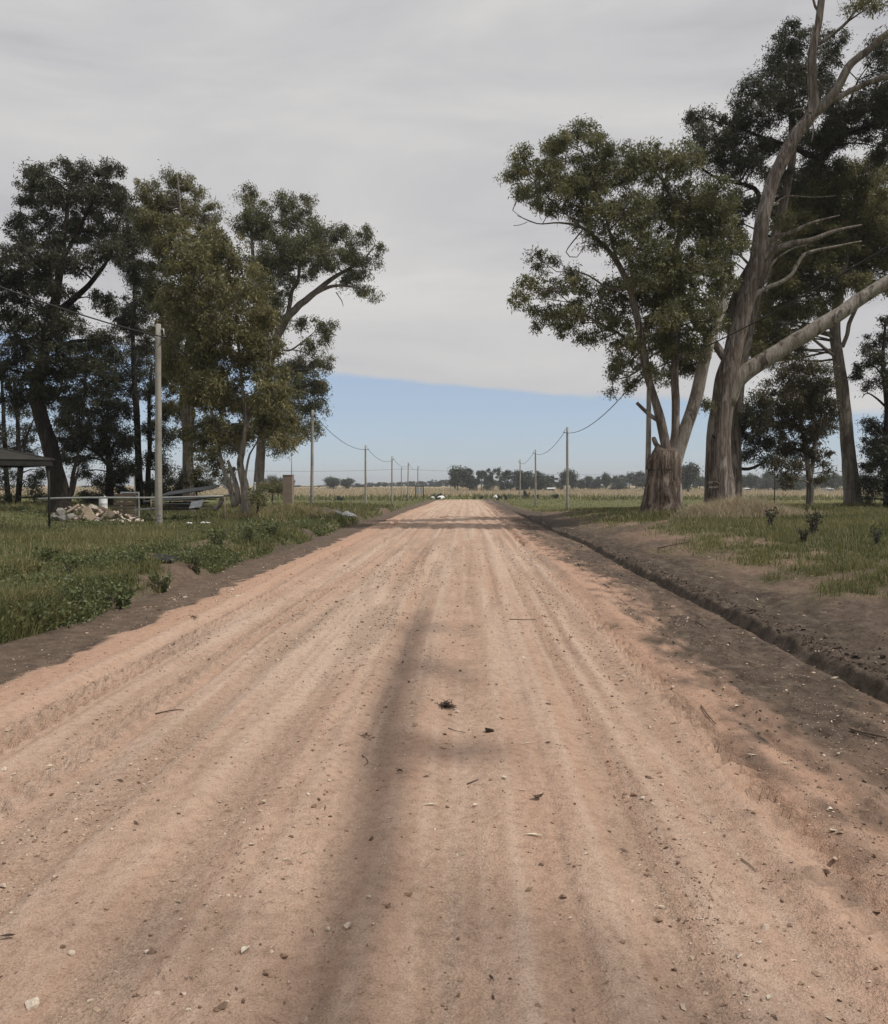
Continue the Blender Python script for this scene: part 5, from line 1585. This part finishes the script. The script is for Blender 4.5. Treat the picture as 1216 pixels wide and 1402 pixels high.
def blob_grass(n, spots, h0, h1, seed, label, tone, mat, wf=1.0, lean=.5):
    rng = np.random.default_rng(seed)
    k = rng.integers(0, len(spots), n)
    S = np.array(spots)
    a = rng.normal(0, 1, (n, 2))
    x = S[k, 0] + a[:, 0] * S[k, 2]; y = S[k, 1] + a[:, 1] * S[k, 3]
    e = np.exp(-(a ** 2).sum(1) * .25)
    h = rng.uniform(h0, h1, n) * (.5 + .6 * e) * (S[k, 4] if S.shape[1] > 4 else 1)
    w = np.maximum(.007, y * .0007) * wf * rng.uniform(.7, 1.3, n)
    blades('tall_grass', x, y, h, w, np.abs(rng.normal(lean, .25, n)), np.clip(rng.normal(tone, .22, n), 0, 1), mat, label, rng)

def gx_(px, y): return (px - 640) / F0 * y
blob_grass(9000, [(gx_(p_, d_), d_, sx_, sy_, hh_) for p_, d_, sx_, sy_, hh_ in ((975, 30.5, .5, .8, .8), (1000, 31, .6, .7, 1), (1020, 31.5, .5, .8, 1.1), (1040, 32, .5, .8, .8), (955, 31, .4, .5, .7), (1060, 33, .8, 1.0, .5))], .35, .95, 21, 'dry straw coloured tall grass at the foot of the big right trunks', .5, STRAW, lean=.55)
blob_grass(5000, [(gx_(880 + 40 * q, 33), 32.2, .8, .6) for q in range(3)] + [(gx_(1170, 43), 43, 1.0, .6), (gx_(1110, 39.5), 39.5, .6, .5)], .15, .45, 22, 'rough grass around the feet of the right trees', .5, GRASS)
blob_grass(4500, [(gx_(p_, d_), d_, .7, .6) for p_, d_ in ((360, 35), (375, 38), (395, 38.5), (345, 33), (412, 37), (330, 32.6))], .2, .6, 23, 'rough dry grass round the rendered pillar', .72, GRASS)
blob_grass(5000, [(gx_(p_, d_), d_, 1.0, 1.0) for p_, d_ in ((20, 20), (60, 21), (110, 22), (160, 23), (200, 24), (120, 24), (240, 25))], .12, .36, 24, 'taller seeding grass in front of the rubble pile', .62, GRASS)
rng = np.random.default_rng(155)
n = 5200
y = np.exp(rng.uniform(np.log(8.5), np.log(48), n)); sd2 = rng.random(n) < .55
x = np.where(sd2, bL(y) - .4 - rng.random(n) * (.56 * y - 3.5), bR(y) + 2.6 + rng.random(n) * np.maximum(.56 * y - 5, 1))
ok = (rng.random(n) < sm(.44, .62, fbm(x * .5, y * .4, 571, 3))) & (green_mask(x, y) > .3)
x, y = x[ok], y[ok]; n = len(x)
blades('dry_stalks', x, y, rng.uniform(.18, .52, n), np.maximum(.006, y * .0005), np.abs(rng.normal(.3, .2, n)), np.clip(rng.normal(.55, .2, n), 0, 1), STRAW, 'dry seed stalks scattered through the grass of both verges', rng, False)
# straw fields and the rank grass before them
rng = np.random.default_rng(151)
n = 60000
y = np.exp(rng.uniform(np.log(190), np.log(520), n)); x = rng.uniform(-.62, .62, n) * y
ok = y > 205 + 40 * (fbm(x * .02, y * 0 + 3, 540, 3) - .5)
x, y = x[ok], y[ok]; n = len(x)
blades('dry_field_grass', x, y, rng.uniform(.35, .75, n), y * .0011, np.abs(rng.normal(.3, .2, n)), np.clip(rng.normal(.5, .2, n), 0, 1), STRAW, 'pale dry standing grass across the far field', rng, False)
n = 16000
y = rng.uniform(150, 205, n); x = rng.uniform(-.62, .62, n) * y
ok = sm(.48, .62, fbm(x * .06, y * .12, 545, 4)) * .9 + .06 > rng.random(n)
ok &= (np.abs(x) > 1.0) | (y > 150)
x, y = x[ok], y[ok]; n = len(x)
blades('rank_grass', x, y, rng.uniform(.3, 1.0, n), y * .0016, np.abs(rng.normal(.4, .2, n)), np.clip(rng.normal(.42, .2, n), 0, 1), GRASS, 'rank green grass in a band before the dry field', rng, False)


def weed_mesh(h, w, nst, nl, ll, seed, up=.6):
    rng = np.random.default_rng(seed)
    mb = MB()
    V_, Q_, A_, nv = [], [], [], 0
    for s_ in range(nst):
        a = rng.uniform(0, 6.28); t = np.array([math.cos(a) * w * rng.uniform(.2, 1), math.sin(a) * w * rng.uniform(.2, 1), h * rng.uniform(.55, 1)])
        b0 = rng.normal(0, .03, 3) * np.array([1, 1, 0]); m_ = (b0 + t) / 2 + np.array([-t[0], -t[1], 0]) * .15
        sp = spline(np.array([b0 - np.array([0, 0, .05]), m_, t]), h / 5)
        mb.tube(sp, np.linspace(.012, .004, len(sp)) * max(1, h / .4), 4, cap=False)
        k = rng.integers(1, len(sp), nl)
        c = sp[k] + rng.normal(0, .015, (nl, 3))
        v, q = leaf_quads(c, ll, ll * .45, -up * .2, rng, 1.0, np.array([0, 0, .35]))
        V_.append(v); Q_.append(q + nv); nv += len(v); A_.append(np.repeat(np.clip(rng.normal(.45, .22, nl), 0, 1), 4))
    return mb, np.concatenate(V_), np.concatenate(Q_), np.concatenate(A_)


WM = []
for k, (h, w, ns, nl, ll) in enumerate(((.34, .26, 13, 22, .085), (.42, .22, 11, 24, .075), (.26, .30, 14, 16, .09), (.75, .32, 9, 34, .10), (.5, .4, 14, 30, .085))):
    mb, V, Q, A = weed_mesh(h, w, ns, nl, ll, 600 + k)
    st = mesh('stems', np.concatenate(mb.V), [np.concatenate(mb.Q)], BARK_MID, {}, True)
    WM.append((st, mesh('leaves', V, [Q], WEED, {'rnd': A}, False), mesh('leaves', V, [Q], LEAF_DARK, {'rnd': A}, False)))


def rz_(v): return .8 + .4 * ((v * 37) % 10) / 10


def weed(px, py, var, sc, label, rz, dark=False, grp='leafy weeds on the left bank', name='weed'):
    p = onground(px, py)
    root = thing(name, tuple(p), label, 'weed', grp, rz)
    sc = sc * (.86 if not dark else .8)
    root.scale = (sc * rz_(px), sc * rz_(py), sc)
    link('stems', WM[var][0], root); link('leaves', WM[var][2 if dark else 1], root)


weed(270, 786, 1, 1.25, 'tall leafy weed beside the bare lump of soil at the left bank', .3)
weed(222, 812, 0, 1.1, 'leafy weed on the bank rim below the black plastic', 1.3)
weed(168, 832, 2, 1.3, 'broad weed hanging over the left bank rim', 2.2)
weed(100, 842, 0, 1.25, 'upright weed above the bare left bank', .9)
weed(48, 862, 2, 1.2, 'spreading weed low at the left border of the bank', 1.7)
weed(62, 780, 0, 1.3, 'pale broad leaved weed in the left grass near the border', 2.9)
weed(190, 784, 1, 1.1, 'dense weed left of the black plastic', 4.1)
weed(96, 796, 4, 1.0, 'bushy weed in the middle of the left grass', 5.0)
weed(298, 752, 4, 1.15, 'bushy weed behind the bare lump of soil', 3.7)
weed(340, 744, 4, 1.15, 'bushy weed on the bank opposite the pillar', 4.4)
weed(372, 738, 0, 1.6, 'weed at the end of the green left bank', .2)
weed(1055, 722, 3, 1.0, 'dark upright weed right of the dry grass clump', .4, True, 'dark weeds in the right grass')
weed(1113, 735, 3, 1.15, 'tallest dark weed in the right grass', 1.4, True, 'dark weeds in the right grass')
weed(1100, 742, 4, .8, 'low dark weed at the foot of the tallest one', 2.4, True, 'dark weeds in the right grass')
weed(1200, 750, 3, .75, 'dark weed near the right border', 3.1, True, 'dark weeds in the right grass')
weed(935, 706, 4, 1.1, 'green shoots at the right foot of the broken stump', 1.1, False, 'dark weeds in the right grass')
# the mass of low weeds: one carpet
rng = np.random.default_rng(161)
n = 7500
y = np.exp(rng.uniform(np.log(7.0), np.log(40), n)); x = bL(y) + .12 - rng.random(n) ** 1.6 * np.maximum(.58 * y - 4.6, 1.2)
ok = (green_mask(x, y) > .30) & (rng.random(n) < .12 + .88 * sm(.44, .60, fbm(x * .7, y * .35, 560, 3)) * (1 - .6 * sm(22, 34, y)))
x, y = x[ok], y[ok]; n = len(x); z = Hd(x, y)
hh = rng.uniform(.05, .22, n) * (.6 + .9 * fbm(x * .9, y * .5, 561, 2))
m_ = 16
c = np.repeat(np.stack([x, y, z], 1), m_, 0) + rng.normal(0, 1, (n * m_, 3)) * np.repeat(np.stack([hh * .6, hh * .6, hh * 0], 1), m_, 0)
c[:, 2] += rng.random(n * m_) * np.repeat(hh, m_)
V, Q = leaf_quads(c, np.maximum(.06, c[:, 1] * .0032), np.maximum(.028, c[:, 1] * .0016), -.35, rng)
o = link('ground_weeds', mesh('ground_weeds', V, [Q], WEED, {'rnd': np.repeat(np.clip(rng.normal(.42, .2, n * m_) + np.repeat(rng.normal(0, .12, n), m_), 0, 1), 4)}, False))
tag(o, 'carpet of low broad leaved weeds on the left verge', 'weeds', kind='stuff')

# ------------------------------------------------------------------ far trees
def far_variant(seed, shape):
    rng = np.random.default_rng(seed)
    mb = MB()
    h = 1.0
    th = .18 if shape != 'pole' else .45
    mb.tube(spline(np.array([[0, 0, -.06, .03], [.01, 0, th, .022], [rng.normal(0, .03), 0, .75, .008]])[:, :3], .2), .022, 6)
    cs = []
    if shape == 'round':
        for k in range(24):
            v = unit(rng.normal(0, 1, 3)); cs.append((v * np.array([.38, .38, .36]) * rng.uniform(.35, 1) + np.array([0, 0, .52]), rng.uniform(.10, .18)))
    elif shape == 'tall':
        for k in range(22):
            t = rng.random(); cs.append((np.array([rng.normal(0, .15) * (1 - .5 * t), rng.normal(0, .15), .14 + .78 * t]), rng.uniform(.08, .14)))
    elif shape == 'open':
        for k in range(11):
            t = rng.random(); cs.append((np.array([rng.normal(0, .20), rng.normal(0, .2), .40 + .52 * t]), rng.uniform(.06, .12)))
    elif shape == 'pole':
        for k in range(9):
            t = rng.random(); cs.append((np.array([rng.normal(0, .12), rng.normal(0, .12), .62 + .33 * t]), rng.uniform(.05, .10)))
    else:
        for k in range(15):
            cs.append((np.array([rng.normal(0, .45), rng.normal(0, .3), rng.uniform(.15, .75)]), rng.uniform(.14, .24)))
    V_, Q_, A_, nv = [], [], [], 0
    for c, r in cs:
        nl = int(110 + 4200 * r * r)
        p = c + rng.normal(0, .5, (nl, 3)) * r
        p[:, 2] = np.maximum(p[:, 2], .02)
        v, q = leaf_quads(p, .075, .036, .2, rng)
        V_.append(v); Q_.append(q + nv); nv += len(v); A_.append(np.repeat(np.clip(rng.normal(.45 + rng.normal(0, .1), .2, nl), 0, 1), 4))
    return mesh('trunk', np.concatenate(mb.V), [np.concatenate(mb.Q)], BARK_DARK, {}, True), mesh('crown', np.concatenate(V_), [np.concatenate(Q_)], LEAF_FAR, {'rnd': np.concatenate(A_)}, False)


FV = {s: [far_variant(700 + 10 * k + j, s) for j in range(3)] for k, s in enumerate(('round', 'tall', 'open', 'pole', 'low'))}
rng = np.random.default_rng(171)
def far_tree(px, ytop, wpx, D, shape, label, group):
    x = P(px, 668, D)[0]; z = float(Hm(x, D))
    h = P(px, ytop, D)[2] - z
    root = thing('far_tree', (x, D, z), label, 'tree', group, rng.uniform(0, 6))
    unitw = {'round': .84, 'tall': .55, 'open': .62, 'pole': .42, 'low': 1.5}[shape]
    w = wpx * D / F0 / unitw
    root.scale = (w * 1.2, w * 1.2, h * 1.2)
    v = FV[shape][int(rng.integers(0, 3))]
    link('trunk', v[0], root); link('crown', v[1], root)
g = 'far trees along the horizon'
far_tree(456, 654.5, 26, 430, 'round', 'round far tree left of a matching one, just right of the second left post', 'pair of round far trees')
far_tree(474.5, 656, 18, 430, 'round', 'smaller round far tree at the right of the pair beside the third left post', 'pair of round far trees')
far_tree(627, 642.5, 26, 350, 'round', 'broadest and tallest far tree at the left end of the central clump', 'far clump beyond the road end')
far_tree(643.5, 645.5, 17, 352, 'tall', 'second tall far tree of the central clump beyond the road end', 'far clump beyond the road end')
for px, yt, w, s in ((653, 653, 12, 'open'), (659, 648, 10, 'pole'), (665.5, 648.5, 9, 'pole'), (675, 646.5, 15, 'open'), (685, 655, 12, 'open'), (694, 648, 13, 'pole'), (699, 656, 14, 'open'), (648, 657, 18, 'low'), (672, 658, 24, 'low'), (690, 659, 24, 'low')):
    far_tree(px, yt, w, 355 + rng.uniform(-8, 12), s, 'ragged far tree in the clump beyond the road end', 'far clump beyond the road end')
for px, yt, w, s in ((708, 649, 20, 'tall'), (718, 651, 18, 'round'), (727, 648, 16, 'tall'), (738, 650, 22, 'round'), (747, 653, 16, 'round'), (755, 654, 12, 'open'), (713, 656, 22, 'low'), (741, 658, 26, 'low')):
    far_tree(px, yt, w, 370 + rng.uniform(-8, 12), s, 'dark far tree between the two distant right posts', 'far trees behind the right posts')
far_tree(778, 646.5, 22, 340, 'round', 'lone full far tree right behind the second right post', None)
for px, yt, w, s in ((795, 658, 16, 'round'), (805, 655, 14, 'tall'), (768, 658, 12, 'low'), (820, 652, 16, 'open'), (829, 650, 12, 'round'), (840, 651, 18, 'open'), (850, 655, 18, 'round'), (862, 654, 14, 'open'), (871, 648, 20, 'round'), (880, 651, 14, 'tall'), (890, 654, 16, 'round'), (815, 660, 24, 'low'), (845, 661, 30, 'low'), (900, 655, 20, 'round')):
    far_tree(px, yt, w, 400 + rng.uniform(-20, 40), s, 'dark far tree between lone far tree and broken stump', 'far trees left of the stump')
far_tree(942, 637.5, 30, 300, 'round', 'large rounded far tree between the broken stump and the tallest trunk', None)
for px, yt, w, s in ((926, 655, 22, 'low'), (958, 654, 18, 'round'), (968, 656, 20, 'low'), (1018, 653, 16, 'round'), (1028, 651, 16, 'round'), (1040, 655, 24, 'low'), (1052, 648, 18, 'round'), (1064, 653, 22, 'low'), (1078, 654, 20, 'round'), (1094, 655, 22, 'low'), (1125, 654, 18, 'round'), (1138, 650, 18, 'round'), (1148, 654, 22, 'low'), (1185, 652, 22, 'round'), (1200, 655, 26, 'low'), (1225, 650, 26, 'round'), (1250, 652, 24, 'round'), (1034, 654, 18, 'round'), (1072, 650, 20, 'tall'), (1086, 652, 20, 'round'), (1104, 652, 20, 'round'), (1116, 656, 24, 'low'), (1160, 652, 20, 'round'), (1172, 654, 22, 'low'), (1046, 658, 30, 'low'), (1090, 658, 30, 'low')):
    far_tree(px, yt, w, 380 + rng.uniform(-20, 40), s, 'far tree in the row seen under the right trees', 'far trees seen under the right trees')
for k in range(34):
    px = 500 + k * 3.55 + rng.normal(0, .6)
    far_tree(px, 662.3 - .028 * (px - 500) + rng.normal(0, .5), 4.5 + rng.random() * 2, 690 + rng.uniform(-10, 25), 'tall' if k % 3 else 'pole', 'slim far tree in the even plantation row', 'plantation row')
for px, yt, w, D in ((405, 664.5, 22, 640), (425, 665.5, 22, 660), (442, 664.5, 16, 640), (492, 662, 20, 560), (484, 664, 16, 600), (503, 664.5, 16, 600), (385, 655, 24, 420), (372, 652, 22, 380), (362, 656, 20, 400), (310, 654, 30, 420), (285, 656, 26, 430), (245, 655, 30, 430), (215, 657, 24, 440), (398, 657, 12, 420),
                      (155, 664, 26, 520), (120, 665, 26, 560), (80, 665, 26, 560), (40, 664, 28, 560), (5, 664, 28, 560), (-30, 660, 30, 500), (755, 662, 20, 600), (800, 664, 24, 640), (700, 663, 24, 640), (595, 662, 16, 690)):
    far_tree(px, yt, w, D, 'low', 'low hazy far grove along the left and middle horizon', 'low far groves')

# far bushes by the road end and in the rank grass band
for j, (px, w, h, D, lab) in enumerate(((659, 5, .8, 160, 'clump of tall weeds right at the end of the road'), (650, 5, .6, 158, 'smaller clump of weeds at the end of the road'), (720, 10, 1.5, 165, 'small rounded bush right of the farthest right post'), (693, 7, 1.0, 155, 'bush on the verge right of the road end'), (760, 12, .9, 170, 'low bush behind the second right post'), (735, 9, .8, 170, 'low bush behind the third right post'), (600, 12, .8, 113, 'weeds round the white bags at the left corner'), (683, 8, .7, 113, 'weeds round the white bag at the right corner'), (465, 16, .8, 150, 'low bush behind the white plastic heap'))):
    x = P(px, 675, D)[0]; z = float(Hm(x, D))
    root = thing('bush', (x, D, z), lab, 'bush', 'far bushes in the grass', j)
    root.scale = (w * D / F0 / 1.5, w * D / F0 / 1.5, h * 1.25)
    v = FV['low'][j % 3]; link('stem', v[0], root); link('foliage', v[1], root)
# thin sapling in the right field
g_ = P(1060.5, 670, 95)
root = thing('sapling', (g_[0], 95, float(Hm(g_[0], 95))), 'thin bare sapling with a small tuft on top in the right field', 'tree')
mb = MB(); z0 = float(Hm(g_[0], 95)); hh = P(1060, 628, 95)[2] - z0
mb.tube(np.array([[0, 0, -.2], [.03, 0, hh * .5], [0, 0, hh]]), [.07, .055, .03], 6); mb.build('trunk', BARK_DARK, root)
rg = np.random.default_rng(181); c = rg.normal(0, .55, (500, 3)) * np.array([1, 1, .8]) + np.array([0, 0, hh])
V, Q = leaf_quads(c, .3, .1, .8, rg); link('crown', mesh('crown', V, [Q], LEAF_DARK, {'rnd': np.repeat(rg.random(500), 4)}, False), root)

# far houses
def house(px, py0, py1, wpx, D, label, roofmat, wallmat):
    x = P(px, 668, D)[0]; z = float(Hm(x, D)); s = D / F0
    w, h = wpx * s, (py1 - py0) * s
    root = thing('farm_house', (x, D, z), label, 'house', None)
    hw = max(h * .62, 1.0)
    mb = MB(); mb.box((-w / 2, 0, -.4), (w / 2, 6, hw)); mb.build('wall', wallmat, root, smooth=False)
    mb = MB(); e = .35
    V = [(-w / 2 - e, -e, hw), (w / 2 + e, -e, hw), (w / 2 + e, 6 + e, hw), (-w / 2 - e, 6 + e, hw), (-w / 2 - e, 3, hw + h * .42), (w / 2 + e, 3, hw + h * .42)]
    mb.add(V, quads=[(0, 1, 5, 4), (2, 3, 4, 5), (3, 2, 1, 0)], tris=[(0, 4, 3), (1, 2, 5)]); mb.build('roof', roofmat, root, smooth=False)
    for xx in (-.28, .22):
        mb = MB(); mb.box((w * xx - .5, -.03, hw * .4), (w * xx + .5, -.004, hw * .8)); mb.build('window', BLACKP, root, smooth=False)
house(755, 665.5, 669, 8, 345, 'far pale roofed farm house left of the second right post', WHITE, STEEL)
house(1138, 660.5, 664.5, 6, 330, 'far white house under the rusty olive tree', STEEL, WHITE)
house(1024, 663, 665.5, 5, 350, 'far low white house right of the tallest trunk', WHITE, WHITE)

# alike far trees are told apart by their place in their row
ORD = ['first', 'second', 'third', 'fourth', 'fifth', 'sixth', 'seventh', 'eighth', 'ninth', 'tenth', 'eleventh', 'twelfth', 'thirteenth', 'fourteenth', 'fifteenth', 'sixteenth', 'seventeenth', 'eighteenth', 'nineteenth', 'twentieth']
ORD += ['twenty-' + w for w in ORD[:9]] + ['thirtieth'] + ['thirty-' + w for w in ORD[:9]]
rows = {}
for ob in list(bpy.data.objects):
    if ob.parent is None and ob.get('group') in ('far clump beyond the road end', 'far trees behind the right posts', 'far trees left of the stump', 'far trees seen under the right trees', 'low far groves', 'plantation row') and ob.name.startswith('far_tree'):
        rows.setdefault(ob['label'], []).append(ob)
for lab, obs in rows.items():
    if len(obs) > 1:
        for k, ob in enumerate(sorted(obs, key=lambda q: q.location.x / q.location.y)):
            ob['label'] = ORD[k] + ' from the left: ' + lab
print('objects', len(bpy.data.objects), 'tris', sum(sum(len(p.vertices) - 2 for p in o.data.polygons) if False else len(o.data.loops) - 2 * len(o.data.polygons) for o in bpy.data.objects if o.type == 'MESH'))

# ------------------------------------------------------------------ the air
hz_, t_, b_ = newmat('haze_air')
t_.nodes.clear()
pv = N(t_, 'ShaderNodeVolumePrincipled')
pv.inputs['Color'].default_value = (.90, .93, .97, 1)
pv.inputs['Density'].default_value = .00032
pv.inputs['Anisotropy'].default_value = .2
L(t_, pv.outputs[0], N(t_, 'ShaderNodeOutputMaterial').inputs['Volume'])
mb = MB(); mb.box((-3200, -950, -6), (3200, 4200, 34))
tag(mb.build('haze', hz_, None, smooth=False), 'thin haze in the air over the whole plain', 'haze', kind='stuff')
